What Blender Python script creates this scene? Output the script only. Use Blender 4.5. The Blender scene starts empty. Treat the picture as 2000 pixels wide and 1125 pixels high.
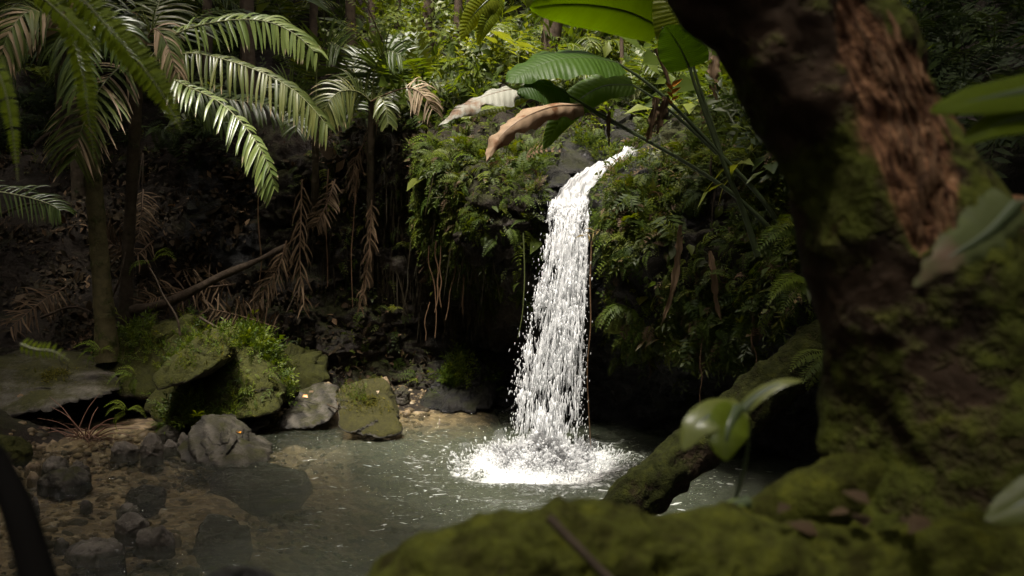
import bpy, bmesh, math
import numpy as np
from mathutils import Vector, Matrix
R = math.radians
rng = np.random.default_rng(11)
scene = bpy.context.scene
col = scene.collection

# ------------------------------------------------------------------ camera
CAMH = 2.96; TH = math.atan(162.5 / 1944.0); FPX = 1944.0
cd = bpy.data.cameras.new('camera'); cam = bpy.data.objects.new('camera', cd); col.objects.link(cam)
cam.location = (0, 0, CAMH); cam.rotation_euler = (math.pi / 2 - TH, 0, 0)
cd.sensor_width = 36; cd.lens = 35; cd.clip_start = 0.05; cd.clip_end = 600
cd.dof.use_dof = True; cd.dof.focus_distance = 12.3; cd.dof.aperture_fstop = 3.8
scene.camera = cam
# ------------------------------------------------------------------ light
SUN_EL, SUN_AZ = 73.0, 208.0         # azimuth: degrees clockwise from straight ahead (180 = behind the camera)
w = bpy.data.worlds.new('World'); scene.world = w; w.use_nodes = True
wn = w.node_tree.nodes; wl = w.node_tree.links
sky = wn.new('ShaderNodeTexSky'); sky.sky_type = 'NISHITA'; sky.sun_disc = False
sky.sun_elevation = R(SUN_EL); sky.sun_rotation = R(SUN_AZ); sky.air_density = 0.4; sky.dust_density = 9.0; sky.ozone_density = 0.0
wl.new(sky.outputs[0], wn['Background'].inputs[0]); wn['Background'].inputs[1].default_value = 0.115
sd = bpy.data.lights.new('sun', 'SUN'); sun = bpy.data.objects.new('sun', sd); col.objects.link(sun)
sd.energy = 2.9; sd.angle = R(7.0); sd.color = (1.0, 0.95, 0.86)
sv = Vector((math.cos(R(SUN_EL)) * math.sin(R(SUN_AZ)), math.cos(R(SUN_EL)) * math.cos(R(SUN_AZ)), math.sin(R(SUN_EL))))
sun.rotation_euler = sv.to_track_quat('Z', 'Y').to_euler(); sun.location = (0, 10, 40)
scene.view_settings.view_transform = 'Standard'; scene.view_settings.look = 'None'
scene.view_settings.exposure = 1.5; scene.view_settings.gamma = 1.0; scene.view_settings.use_curve_mapping = False
scene.render.engine = 'CYCLES'
cy = scene.cycles; cy.use_denoising = True; cy.max_bounces = 7; cy.diffuse_bounces = 3; cy.glossy_bounces = 3
cy.transmission_bounces = 4; cy.transparent_max_bounces = 10; cy.caustics_reflective = False; cy.caustics_refractive = False
cy.sample_clamp_indirect = 6.0

# ------------------------------------------------------------------ pixel to world and back
_c, _s = math.cos(TH), math.sin(TH)
def P(px, py, Y):
    cx = (px - 1000) / FPX; cyy = (562.5 - py) / FPX
    d = (cx, _c + cyy * _s, -_s + cyy * _c); k = Y / d[1]
    return np.array((d[0] * k, Y, CAMH + d[2] * k))
def PS(pts, Y=None):
    return np.array([P(p[0], p[1], p[2] if len(p) > 2 else Y) for p in pts])
def W(px, py, z=0.0):
    cx = (px - 1000) / FPX; cyy = (562.5 - py) / FPX
    d = (cx, _c + cyy * _s, -_s + cyy * _c); k = (z - CAMH) / d[2]
    return np.array((d[0] * k, d[1] * k, z))
def proj(p):
    q = p - np.array((0, 0, CAMH)); f = q[:, 1] * _c - q[:, 2] * _s; u = q[:, 1] * _s + q[:, 2] * _c
    f = np.where(f > .05, f, .05)
    return 1000 + FPX * q[:, 0] / f, 562.5 - FPX * u / f

# ------------------------------------------------------------------ numeric helpers
def nrm(a): return a / np.maximum(np.linalg.norm(a, axis=-1, keepdims=True), 1e-9)
def _h(ix, iy, iz, s):
    h = (ix * 374761393 + iy * 668265263 + iz * 1440662683 + s * 974634721) & 0xffffffff
    h = ((h ^ (h >> 13)) * 1274126177) & 0xffffffff
    h = ((h ^ (h >> 15)) * 2246822519) & 0xffffffff
    return ((h ^ (h >> 16)) & 0xffffff) / float(0xffffff)
def vnoise(p, s=0):
    i = np.floor(p).astype(np.int64); f = p - i; f = f * f * (3 - 2 * f); r = 0
    for dx in (0, 1):
        for dy in (0, 1):
            for dz in (0, 1):
                wgt = (f[:, 0] if dx else 1 - f[:, 0]) * (f[:, 1] if dy else 1 - f[:, 1]) * (f[:, 2] if dz else 1 - f[:, 2])
                r = r + wgt * _h(i[:, 0] + dx, i[:, 1] + dy, i[:, 2] + dz, s)
    return r * 2 - 1
def fbm(p, o=4, s=0):
    a, r = 1.0, 0
    for k in range(o): r = r + a * vnoise(p * 2 ** k + 17.3 * k, s + k); a *= .5
    return r / 1.9
def cells(p, s=0):
    """nearest random cell: block offset and tilt, as jointed rock breaks"""
    i = np.floor(p).astype(np.int64); best = np.full(len(p), 9e9); off = np.zeros(len(p)); sec = best.copy()
    for dx in (-1, 0, 1):
        for dy in (-1, 0, 1):
            for dz in (-1, 0, 1):
                a, b, c = i[:, 0] + dx, i[:, 1] + dy, i[:, 2] + dz
                q = np.stack((a + _h(a, b, c, s), b + _h(a, b, c, s + 1), c + _h(a, b, c, s + 2)), 1)
                e = p - q; d = (e * e).sum(1)
                o = _h(a, b, c, s + 3) - .5 + e[:, 0] * (_h(a, b, c, s + 4) - .5) + e[:, 2] * (_h(a, b, c, s + 5) - .5)
                m = d < best; sec = np.where(m, best, np.minimum(sec, d)); off = np.where(m, o, off); best = np.where(m, d, best)
    return off, np.sqrt(sec) - np.sqrt(best)
def catm(pts, n):
    """smooth curve through control points (uniform Catmull-Rom), along axis 0"""
    pts = np.asarray(pts, float); k = len(pts)
    e = np.concatenate((2 * pts[:1] - pts[1:2], pts, 2 * pts[-1:] - pts[-2:-1]))
    t = np.linspace(0, k - 1, n); i = np.minimum(t.astype(int), k - 2); f = (t - i).reshape((-1,) + (1,) * (pts.ndim - 1))
    a, b, c, d = e[i], e[i + 1], e[i + 2], e[i + 3]
    return .5 * (2 * b + (c - a) * f + (2 * a - 5 * b + 4 * c - d) * f * f + (3 * b - a - 3 * c + d) * f ** 3)
def grid_faces(nu, nv, wrap=False):
    u = np.arange(nu if wrap else nu - 1); v = np.arange(nv - 1)
    uu, vv = np.meshgrid(u, v, indexing='ij'); u2 = (uu + 1) % nu
    return np.stack((uu * nv + vv, u2 * nv + vv, u2 * nv + vv + 1, uu * nv + vv + 1), -1).reshape(-1, 4)
def frame(d, up):
    """rotation matrices: column 1 = growth direction, column 2 = close to up"""
    d = nrm(d); x = nrm(np.cross(d, up) + 1e-6); z = np.cross(x, d)
    return np.stack((x, d, z), -1)

class MB:
    """collects geometry; build() links it as ONE mesh object"""
    def __init__(s): s.v = []; s.f = []; s.a = []; s.n = 0
    def add(s, v, f, rnd=.5, uv=None):
        v = np.asarray(v, float); n = len(v)
        a = np.zeros((n, 3)); a[:, 0] = rnd
        if uv is not None: a[:, 1:] = uv
        s.v.append(v); s.f.append(np.asarray(f, int) + s.n); s.a.append(a); s.n += n; return s
    def inst(s, T, pos, rot, sc, rnd):
        tv, tf, ta = T; N = len(pos); k = len(tv)
        if N == 0: return s
        sc = np.asarray(sc); sc = sc[:, None, None] if sc.ndim == 1 else sc[:, None, :]
        v = np.einsum('nij,nkj->nki', rot, tv[None] * sc) + pos[:, None]
        a = np.repeat(ta[None], N, 0); a[:, :, 0] = np.asarray(rnd)[:, None]
        f = (tf[None] + (np.arange(N) * k)[:, None, None]).reshape(-1, tf.shape[1]) + s.n
        s.v.append(v.reshape(-1, 3)); s.f.append(f); s.a.append(a.reshape(-1, 3)); s.n += N * k; return s
    def build(s, name, mat, parent=None, origin=None, smooth=True):
        me = bpy.data.meshes.new(name)
        v = np.concatenate(s.v); a = np.concatenate(s.a)
        o = np.array(parent['o'][:]) if parent is not None and 'o' in parent else (np.zeros(3) if origin is None else np.asarray(origin, float))
        v = v - o
        lo = np.concatenate([f.ravel() for f in s.f]); cnt = np.concatenate([np.full(len(f), f.shape[1]) for f in s.f])
        me.vertices.add(len(v)); me.vertices.foreach_set('co', v.astype(np.float32).ravel())
        me.loops.add(len(lo)); me.loops.foreach_set('vertex_index', lo.astype(np.int32))
        me.polygons.add(len(cnt)); me.polygons.foreach_set('loop_start', (np.cumsum(cnt) - cnt).astype(np.int32))
        me.polygons.foreach_set('use_smooth', np.full(len(cnt), smooth))
        at = me.attributes.new('lc', 'FLOAT_VECTOR', 'POINT'); at.data.foreach_set('vector', a.astype(np.float32).ravel())
        me.update(calc_edges=True); me.validate()
        me.materials.append(mat)
        ob = bpy.data.objects.new(name, me); col.objects.link(ob)
        if parent is not None: ob.parent = parent; ob['o'] = [float(x) for x in o]
        else: ob.location = o; ob['o'] = [float(x) for x in o]
        return ob
def tag(o, label=None, cat=None, group=None, kind=None):
    for k, x in (('label', label), ('category', cat), ('group', group), ('kind', kind)):
        if x: o[k] = x
    return o
def thing(name, loc, label, cat, group=None):
    o = bpy.data.objects.new(name, None); col.objects.link(o); o.location = loc; o.empty_display_size = .2
    o['o'] = [float(x) for x in loc]; return tag(o, label, cat, group)

# ------------------------------------------------------------------ shapes
def tube(mb, path, rad, sides=8, n=None, rnd=.5, squash=None, noise=0, ns=6.0, seed=0):
    path = np.asarray(path, float); rad = np.broadcast_to(np.asarray(rad, float), (len(path),)) if np.ndim(rad) == 0 else np.asarray(rad, float)
    if n: rad = catm(rad[:, None], n)[:, 0]; path = catm(path, n)
    n = len(path); T = nrm(np.gradient(path, axis=0))
    ref = np.array((0, -1., .15)) if abs(T[:, 1]).mean() < .8 else np.array((0, 0, 1.))
    A = nrm(np.cross(T, ref)); B = np.cross(A, T)
    th = np.linspace(0, 2 * np.pi, sides, endpoint=False)
    ring = np.cos(th)[:, None, None] * A[None] + np.sin(th)[:, None, None] * B[None] * (squash or 1)
    v = path[None] + ring * np.maximum(rad, 1e-4)[None, :, None]
    if noise:
        q = v.reshape(-1, 3); v = v + (fbm(q * ns, 4, seed) * noise).reshape(sides, n)[:, :, None] * ring
    v = v.reshape(-1, 3); f = grid_faces(sides, n, True)
    uv = np.stack((np.repeat(th / 6.283, n), np.tile(np.linspace(0, 1, n), sides)), 1)
    mb.add(v, f, rnd, uv)
    for e, fl in ((0, 1), (n - 1, 0)):
        ids = np.arange(sides) * n + e
        c = np.concatenate((path[e:e + 1], v[ids])); k = np.arange(sides)
        ff = np.stack((np.zeros(sides, int), 1 + k, 1 + (k + 1) % sides), 1)
        mb.add(c, ff[:, ::-1] if fl else ff, rnd, np.full((sides + 1, 2), e / (n - 1)))
    return mb
def strip_t(nseg, wid, droop=.25, fold=.25, bulge=.4):
    """leaf template along +Y, unit length: three points across, pointed at the tip"""
    t = np.linspace(0, 1, nseg + 1); wp = wid * np.sin(np.pi * np.clip(t, 0, 1) ** (1 - bulge)) ** .8 + 0.002
    wp[-1] = .002; v = []
    for i, a in enumerate(t):
        z = -droop * a * a; y = a * (1 - .3 * droop * a)
        v += [(-wp[i], y, z + fold * wp[i]), (0, y, z), (wp[i], y, z + fold * wp[i])]
    f = []
    for i in range(nseg):
        b = 3 * i; f += [(b, b + 1, b + 4, b + 3), (b + 1, b + 2, b + 5, b + 4)]
    v = np.array(v); ta = np.zeros((len(v), 3)); ta[:, 1] = np.repeat(t, 3); ta[:, 2] = np.tile((-1, 0, 1), nseg + 1)
    return v, np.array(f), ta
def merge(parts):
    v = []; f = []; a = []; n = 0
    for (pv, pf, pa) in parts: v.append(pv); f.append(pf + n); a.append(pa); n += len(pv)
    return np.concatenate(v), np.concatenate(f), np.concatenate(a)
def fern_t(pairs=13, width=.2, droop=.55, rise=.25, seed=1, taper=.9):
    """one arching fern frond, unit length, kite pinnae on a thin rachis"""
    r = np.random.default_rng(seed); parts = []
    def at(t): return np.array((0, t * (1 - .25 * t), rise * math.sin(t * 2.2) - droop * t * t))
    t = np.linspace(0, 1, 7); rv = []
    for a in t:
        p = at(a); ww = .008 * (1 - .8 * a); rv += [p + (-ww, 0, 0), p + (ww, 0, 0)]
    rf = [(2 * i, 2 * i + 1, 2 * i + 3, 2 * i + 2) for i in range(6)]
    ra = np.zeros((14, 3)); ra[:, 1] = .2
    parts.append((np.array(rv), np.array(rf), ra))
    for k in range(pairs):
        a = .10 + .88 * (k + .5) / pairs; p = at(a)
        L = width * (math.sin(math.pi * min(1, (a * .92 + .08)) ** .75) ** taper * .92 + .10) * r.uniform(.85, 1.1); hw = .42 * .9 / pairs * r.uniform(.8, 1.05)
        for sx in (-1, 1):
            d = np.array((sx * 1.0, .38 + r.normal(0, .06), -.16 + r.normal(0, .06))); d /= np.linalg.norm(d)
            q = np.array((0, 1., -droop * a)); q /= np.linalg.norm(q)
            v = np.array((p, p + d * L * .45 + q * hw, p + d * L + np.array((0, 0, -.12 * L)), p + d * L * .45 - q * hw))
            pa = np.zeros((4, 3)); pa[:, 1] = (.1, .5, 1, .5)
            parts.append((v, np.array([(0, 1, 2, 3)]), pa))
    return merge(parts)
def sprig_t(n=7, lw=.22, ll=.34, seed=2, stem=1.0):
    r = np.random.default_rng(seed); L = strip_t(2, lw, .3, .3, .3); parts = []
    sv = np.array(((-.012, 0, 0), (.012, 0, 0), (-.006, stem, -.1), (.006, stem, -.1))); parts.append((sv, np.array([(0, 1, 3, 2)]), np.zeros((4, 3))))
    for k in range(n):
        t = .15 + .85 * k / (n - 1); s = 1 if k % 2 else -1; an = s * r.uniform(.5, 1.3) if k < n - 1 else 0
        d = np.array([(math.sin(an), math.cos(an), r.uniform(-.25, .35))]); Rm = frame(d, np.array([(r.normal(0, .3), 0, 1.)]))[0]
        q = ll * r.uniform(.7, 1.1)
        parts.append(((L[0] * q) @ Rm.T + (0, t * stem, -.1 * t), L[1], L[2]))
    return merge(parts)
LEAF = strip_t(3, .17); NARROW = strip_t(3, .085, .45); BROAD = strip_t(3, .3, .25); QUAD = strip_t(1, .3, .1); DIA = strip_t(2, .25, .2)
FERNS = [fern_t(13, .2, .55, .25, 1), fern_t(11, .26, .8, .35, 2), fern_t(15, .15, .35, .2, 3), fern_t(9, .3, 1.0, .45, 4)]
SPRIGS = [sprig_t(7, .2, .36, 2), sprig_t(9, .16, .32, 3), sprig_t(6, .28, .42, 4), sprig_t(8, .1, .5, 5)]

def _ico(k):
    bm = bmesh.new(); bmesh.ops.create_icosphere(bm, subdivisions=k, radius=1)
    v = np.array([x.co[:] for x in bm.verts]); f = np.array([[q.index for q in x.verts] for x in bm.faces]); bm.free(); return v, f
ICO = {k: _ico(k) for k in (1, 2, 3, 4, 5, 6)}
ICO0 = (ICO[1][0][:12], None)

# ------------------------------------------------------------------ materials
def newmat(name):
    m = bpy.data.materials.new(name); m.use_nodes = True; nt = m.node_tree; nt.nodes.clear()
    out = nt.nodes.new('ShaderNodeOutputMaterial'); return m, nt, out
class NT:
    def __init__(s, nt): s.nt = nt
    def n(s, t, ins=(), **kw):
        q = s.nt.nodes.new(t)
        for k, x in kw.items(): setattr(q, k, x)
        for k, x in (ins.items() if isinstance(ins, dict) else enumerate(ins)):
            if x is None: continue
            if isinstance(x, bpy.types.NodeSocket): s.nt.links.new(x, q.inputs[k])
            else: q.inputs[k].default_value = x
        return q
    def noise(s, scale, detail=5, rough=.6, vec=None, dist=0):
        q = s.n('ShaderNodeTexNoise', {'Scale': scale, 'Detail': detail, 'Roughness': rough, 'Distortion': dist})
        if vec is not None: s.nt.links.new(vec, q.inputs['Vector'])
        return q.outputs['Fac']
    def ramp(s, fac, stops, interp='LINEAR'):
        q = s.n('ShaderNodeValToRGB', [fac]); cr = q.color_ramp; cr.interpolation = interp
        while len(cr.elements) < len(stops): cr.elements.new(.5)
        for e, (p, c) in zip(cr.elements, stops): e.position = p; e.color = c if len(c) == 4 else (*c, 1)
        return q.outputs[0]
    def math(s, op, a, b=None, clamp=False):
        q = s.n('ShaderNodeMath', [a, b], operation=op); q.use_clamp = clamp; return q.outputs[0]
    def mix(s, f, a, b):
        q = s.n('ShaderNodeMix', data_type='RGBA')
        for k, x in ((0, f), (6, a), (7, b)):
            if isinstance(x, bpy.types.NodeSocket): s.nt.links.new(x, q.inputs[k])
            else: q.inputs[k].default_value = x if k == 0 or len(x) == 4 else (*x, 1)
        return q.outputs[2]
    def pos(s): return s.n('ShaderNodeNewGeometry').outputs['Position']
    def lc(s):
        a = s.n('ShaderNodeAttribute', attribute_name='lc'); q = s.n('ShaderNodeSeparateXYZ', [a.outputs['Vector']]); return q.outputs
def c4(c): return (*c, 1)
def leafmat(name, stops, tip=None, tipamt=.0, trans=.40, rough=.5, spec=.14, tcol=1.35, patch=0, patchcol=(.23, .15, .08), vein=0):
    m, nt, out = newmat(name); k = NT(nt); L = k.lc(); p = k.pos()
    c = k.ramp(L[0], [(p_, (q_[0] * 1.22, q_[1] * .98, q_[2] * .62) if q_[1] > q_[0] else q_) for p_, q_ in stops])
    v = k.noise(7, 3, .6, p); c = k.mix(k.math('MULTIPLY', v, .35), c, (.02, .03, .008))
    if tip is not None:
        # dry tips: from a length along the leaf that differs from leaf to leaf
        th = k.math('SUBTRACT', k.math('ADD', L[1], k.math('MULTIPLY', k.math('FRACT', k.math('MULTIPLY', L[0], 37.3)), .5)), 1.28 - tipamt)
        c = k.mix(k.math('MULTIPLY', th, 6, True), c, tip)
    if patch:
        pn = k.noise(3.5, 4, .65, p); c = k.mix(k.math('MULTIPLY', k.math('SUBTRACT', pn, 1 - patch), 9, True), c, patchcol)
    b = k.n('ShaderNodeBsdfPrincipled', {'Base Color': c, 'Roughness': rough, 'Specular IOR Level': spec})
    if vein:
        wv = k.math('SINE', k.math('MULTIPLY', k.math('ADD', L[1], k.math('MULTIPLY', k.math('ABSOLUTE', L[2]), -.06)), vein))
        bu = k.n('ShaderNodeBump', {'Height': wv, 'Strength': .35, 'Distance': .006}); nt.links.new(bu.outputs[0], b.inputs['Normal'])
    tc = k.n('ShaderNodeHueSaturation', {'Hue': .485, 'Saturation': 1.15, 'Value': tcol, 'Color': c})
    t = k.n('ShaderNodeBsdfTranslucent', [tc.outputs[0]])
    mx = k.n('ShaderNodeMixShader', [trans, b.outputs[0], t.outputs[0]]); nt.links.new(mx.outputs[0], out.inputs[0]); return m
def barkmat(name, a, b, moss=None, mossamt=.5, scale=8, rough=.8, ring=0, bump=.02, extra=None):
    m, nt, out = newmat(name); k = NT(nt); p = k.pos(); L = k.lc()
    n1 = k.noise(scale, 6, .65, p, .5); c = k.ramp(n1, [(.3, a), (.7, b)]); h = n1
    if ring:
        rg = k.math('SINE', k.math('MULTIPLY', L[2], ring)); rg = k.math('POWER', k.math('ABSOLUTE', rg), 12)
        c = k.mix(k.math('MULTIPLY', rg, .6), c, (.02, .016, .01)); h = k.math('SUBTRACT', n1, k.math('MULTIPLY', rg, .8))
    if extra:
        e1 = k.noise(extra[0], 5, .6, p, .3); c = k.mix(k.math('MULTIPLY', k.math('SUBTRACT', e1, extra[1]), 10, True), c, extra[2])
    if name == 'rotten_mossy_bark':
        fv = k.n('ShaderNodeCombineXYZ', [k.math('MULTIPLY', L[1], 90), k.math('MULTIPLY', L[2], 24), 0.0]).outputs[0]
        fb = k.noise(1.0, 6, .7, fv, .6); wc = k.ramp(fb, [(.30, (.012, .007, .005)), (.46, (.075, .035, .018)), (.60, (.25, .13, .065)), (.78, (.48, .31, .18))]); h = k.math('ADD', h, k.math('MULTIPLY', fb, L[0]))
    if moss:
        g = k.n('ShaderNodeNewGeometry'); nz = k.n('ShaderNodeSeparateXYZ', [g.outputs['Normal']]).outputs
        n2 = k.noise(scale * .45, 6, .7, p)
        f = k.math('MULTIPLY', k.math('SUBTRACT', k.math('ADD', n2, k.math('MULTIPLY', nz[2], .22)), 1 - mossamt), 8, True)
        n3 = k.noise(scale * 5, 4, .7, p); n4 = k.noise(scale * 1.3, 5, .7, p); mc = k.mix(n3, moss, tuple(x * .45 for x in moss)); mc = k.mix(k.math('MULTIPLY', k.math('SUBTRACT', .52, n4), 5, True), mc, (moss[0] * .28, moss[1] * .22, moss[2] * .3)); mc = k.mix(k.math('MULTIPLY', k.math('SUBTRACT', n4, .52), 4, True), mc, (moss[0] * 1.55, moss[1] * 1.45, moss[2])); c = k.mix(f, c, mc)
        h = k.math('ADD', h, k.math('MULTIPLY', f, k.math('ADD', n3, .6)))
        if name == 'rotten_mossy_bark': c = k.mix(k.math('MULTIPLY', k.math('SUBTRACT', k.math('ADD', L[0], k.math('MULTIPLY', k.math('SUBTRACT', n1, .5), 1.6)), .32), 3.2, True), c, wc)
    bu = k.n('ShaderNodeBump', {'Height': h, 'Strength': .8, 'Distance': bump})
    s = k.n('ShaderNodeBsdfPrincipled', {'Base Color': c, 'Roughness': rough, 'Specular IOR Level': .1, 'Normal': bu.outputs[0]})
    nt.links.new(s.outputs[0], out.inputs[0]); return m
def rockmat(name, a, b, moss=(.055, .075, .016), mossamt=.5, scale=3, rough=.45, band=0, bdir=(0.3, 0, 1), bump=.03, stain=None, wet=0, nzw=.3, spec=.18):
    m, nt, out = newmat(name); k = NT(nt); p = k.pos()
    n1 = k.noise(scale, 8, .68, p, .3); h = n1
    if band:
        d = k.n('ShaderNodeVectorMath', [p, bdir], operation='DOT_PRODUCT').outputs['Value']
        bn = k.math('SINE', k.math('ADD', k.math('MULTIPLY', d, band), k.math('MULTIPLY', n1, 9)))
        h = k.math('ADD', n1, k.math('MULTIPLY', bn, .18)); 
    c = k.ramp(h, [(.28, a), (.72, b)])
    fine = k.noise(scale * 14, 4, .7, p); c = k.mix(k.math('MULTIPLY', fine, .5), c, tuple(x * .45 for x in a))
    if stain:
        sn = k.noise(scale * .8, 4, .6, p); c = k.mix(k.math('MULTIPLY', k.math('SUBTRACT', sn, .56), 7, True), c, stain)
    g = k.n('ShaderNodeNewGeometry'); nz = k.n('ShaderNodeSeparateXYZ', [g.outputs['Normal']]).outputs
    n2 = k.noise(scale * .7, 7, .7, p)
    f = k.math('MULTIPLY', k.math('SUBTRACT', k.math('ADD', n2, k.math('MULTIPLY', nz[2], nzw)), 1 - mossamt), 6, True)
    tone = k.noise(scale * 2.3, 6, .75, p); mc = k.mix(k.math('MULTIPLY', k.math('SUBTRACT', tone, .3), 2.2, True), tuple(x * .3 for x in moss), (moss[0] * 1.5, moss[1] * 1.35, moss[2])); mc = k.mix(fine, mc, (.02, .018, .01)); c = k.mix(f, c, mc)
    pz = k.n('ShaderNodeSeparateXYZ', [p]).outputs[2]; wl_ = k.math('MULTIPLY', k.math('SUBTRACT', k.math('ADD', -.02, k.math('MULTIPLY', n2, .13)), pz), 18, True)
    c = k.mix(k.math('MULTIPLY', wl_, .5), c, (.012, .011, .010))
    rg = k.math('ADD', k.math('MULTIPLY', f, .95 - rough), k.math('ADD', rough, k.math('MULTIPLY', k.math('SUBTRACT', fine, .5), .35)), True)
    rg = k.math('SUBTRACT', rg, k.math('MULTIPLY', wl_, .35), True); rg = k.math('MAXIMUM', rg, .12)
    hh = k.math('ADD', h, k.math('MULTIPLY', k.math('ADD', fine, tone), .45))
    bu = k.n('ShaderNodeBump', {'Height': hh, 'Strength': .9, 'Distance': bump})
    s = k.n('ShaderNodeBsdfPrincipled', {'Base Color': c, 'Roughness': rg, 'Specular IOR Level': spec, 'Normal': bu.outputs[0]})
    nt.links.new(s.outputs[0], out.inputs[0]); return m
def plainmat(name, c, rough=.7, spec=.3, var=.3, scale=20):
    m, nt, out = newmat(name); k = NT(nt); n1 = k.noise(scale, 4, .6, k.pos()); q = k.mix(k.math('MULTIPLY', n1, var * 2), c, tuple(x * .4 for x in c))
    s = k.n('ShaderNodeBsdfPrincipled', {'Base Color': q, 'Roughness': rough, 'Specular IOR Level': spec}); nt.links.new(s.outputs[0], out.inputs[0]); return m

G = lambda *c: c
M = {}
M['fern'] = leafmat('fern_green', [(0, (.018, .042, .009)), (.5, (.045, .085, .016)), (1, (.10, .15, .03))], tip=(.16, .10, .04), tipamt=.02)
M['sprig'] = leafmat('herb_green', [(0, (.018, .036, .010)), (.55, (.045, .075, .016)), (.9, (.10, .135, .03)), (1, (.15, .11, .04))], rough=.45, spec=.25)
M['bright'] = leafmat('bright_herb_green', [(0, (.035, .075, .012)), (.6, (.07, .13, .02)), (1, (.12, .18, .035))], rough=.4)
M['forest'] = leafmat('forest_green', [(0, (.03, .06, .014)), (.5, (.065, .12, .025)), (1, (.14, .205, .055))], rough=.4, spec=.35, trans=.48)
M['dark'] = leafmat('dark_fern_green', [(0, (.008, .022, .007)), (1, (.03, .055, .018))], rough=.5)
M['litter'] = leafmat('dry_leaf_brown', [(0, (.011, .007, .004)), (.5, (.027, .017, .010)), (.92, (.07, .041, .022)), (1, (.22, .14, .08))], trans=.1, rough=.7)
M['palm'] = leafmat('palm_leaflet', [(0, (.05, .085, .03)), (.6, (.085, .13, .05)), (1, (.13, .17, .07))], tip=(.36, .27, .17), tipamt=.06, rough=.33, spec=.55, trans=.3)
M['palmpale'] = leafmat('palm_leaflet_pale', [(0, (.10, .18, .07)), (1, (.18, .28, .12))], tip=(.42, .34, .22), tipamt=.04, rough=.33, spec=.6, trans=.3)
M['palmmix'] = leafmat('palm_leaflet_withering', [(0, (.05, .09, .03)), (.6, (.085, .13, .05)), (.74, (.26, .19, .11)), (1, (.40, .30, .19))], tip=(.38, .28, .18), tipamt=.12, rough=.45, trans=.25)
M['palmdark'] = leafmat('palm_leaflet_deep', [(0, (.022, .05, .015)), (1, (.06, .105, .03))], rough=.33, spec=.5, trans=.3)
M['drypale'] = leafmat('palm_leaflet_dry_pale', [(0, (.24, .17, .10)), (1, (.48, .38, .26))], trans=.15, rough=.6)
M['dry'] = leafmat('palm_leaflet_dry', [(0, (.05, .03, .017)), (.6, (.10, .062, .035)), (1, (.20, .135, .08))], trans=.12, rough=.65)
M['rachis'] = plainmat('rachis_green', (.16, .17, .07), .45)
M['rachisdry'] = plainmat('rachis_brown', (.13, .08, .045), .6)
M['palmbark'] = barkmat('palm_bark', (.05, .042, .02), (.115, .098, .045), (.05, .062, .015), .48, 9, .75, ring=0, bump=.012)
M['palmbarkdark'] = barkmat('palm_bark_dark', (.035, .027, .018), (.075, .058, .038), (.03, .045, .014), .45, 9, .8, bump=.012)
M['treebark'] = barkmat('forest_bark', (.045, .034, .024), (.115, .085, .06), (.045, .06, .018), .4, 7, .8, bump=.02)
M['banana'] = leafmat('broad_leaf_green', [(0, (.025, .07, .016)), (.5, (.045, .115, .018)), (1, (.07, .15, .02))], rough=.5, spec=.25, trans=.45, tcol=1.3, vein=150, patch=.30, patchcol=(.07, .075, .02))
M['bananayel'] = leafmat('broad_leaf_yellow_green', [(0, (.11, .19, .02)), (1, (.20, .28, .025))], rough=.36, spec=.45, trans=.5, tcol=1.6, vein=120, patch=.32, patchcol=(.34, .23, .03))
M['bananadead'] = leafmat('broad_leaf_withered', [(0, (.34, .335, .28)), (1, (.40, .395, .33))], rough=.55, trans=.25, vein=140, patch=.42, patchcol=(.20, .13, .08))
M['bananabrown'] = leafmat('broad_leaf_brown', [(0, (.30, .19, .11)), (1, (.42, .31, .21))], rough=.6, trans=.25, tcol=1.1, vein=70, patch=.46, patchcol=(.15, .06, .022))
M['petiole'] = plainmat('petiole_green', (.055, .075, .03), .4, .4)
M['bract'] = plainmat('bract_orange', (.62, .25, .03), .4, .4)
M['tree'] = barkmat('rotten_mossy_bark', (.016, .012, .008), (.075, .048, .03), (.08, .092, .015), .56, 9, .85, bump=.014, extra=(4.2, .60, (.10, .055, .03)))
M['fernfg'] = leafmat('near_fern_green', [(0, (.08, .15, .012)), (1, (.145, .235, .016))], rough=.5, trans=.55)
M['seedleaf'] = leafmat('seedling_leaf', [(0, (.10, .16, .05)), (1, (.17, .23, .09))], rough=.35, spec=.5, trans=.4)
M['witherfg'] = leafmat('withered_grey_leaf', [(0, (.07, .105, .06)), (1, (.10, .14, .085))], rough=.55, trans=.2, patch=.42, patchcol=(.16, .10, .07))
M['rootmoss'] = barkmat('mossy_root', (.02, .014, .010), (.07, .048, .032), (.068, .074, .011), .64, 13, .9, bump=.014)
M['rotwood'] = barkmat('rotten_wood', (.03, .015, .009), (.22, .125, .065), None, 0, 22, .8, bump=.02)
M['mossfuzz'] = leafmat('moss_fuzz', [(0, (.05, .065, .010)), (1, (.13, .16, .025))], trans=.4, rough=.8, spec=.1)
M['rockmoss'] = leafmat('rock_moss', [(0, (.03, .034, .008)), (.6, (.055, .065, .014)), (1, (.10, .105, .024))], trans=.25, rough=.8, spec=.1)
M['logbark'] = barkmat('mossy_log', (.010, .007, .005), (.06, .042, .025), (.042, .048, .011), .60, 8, .85, bump=.05)
M['stick'] = barkmat('dead_stick', (.026, .019, .013), (.075, .056, .038), None, 0, 14, .8)
M['hangroot'] = plainmat('hanging_root', (.13, .075, .036), .7)
M['greenvine'] = plainmat('mossy_vine', (.07, .085, .02), .8)
M['twigred'] = plainmat('red_brown_twig', (.12, .058, .035), .6)
M['black'] = plainmat('dark_stem', (.004, .0035, .003), .9, .05)
M['cliff'] = rockmat('ravine_rock', (.008, .0065, .005), (.036, .027, .018), (.026, .034, .008), .42, 1.6, .55, bump=.06)
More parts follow.
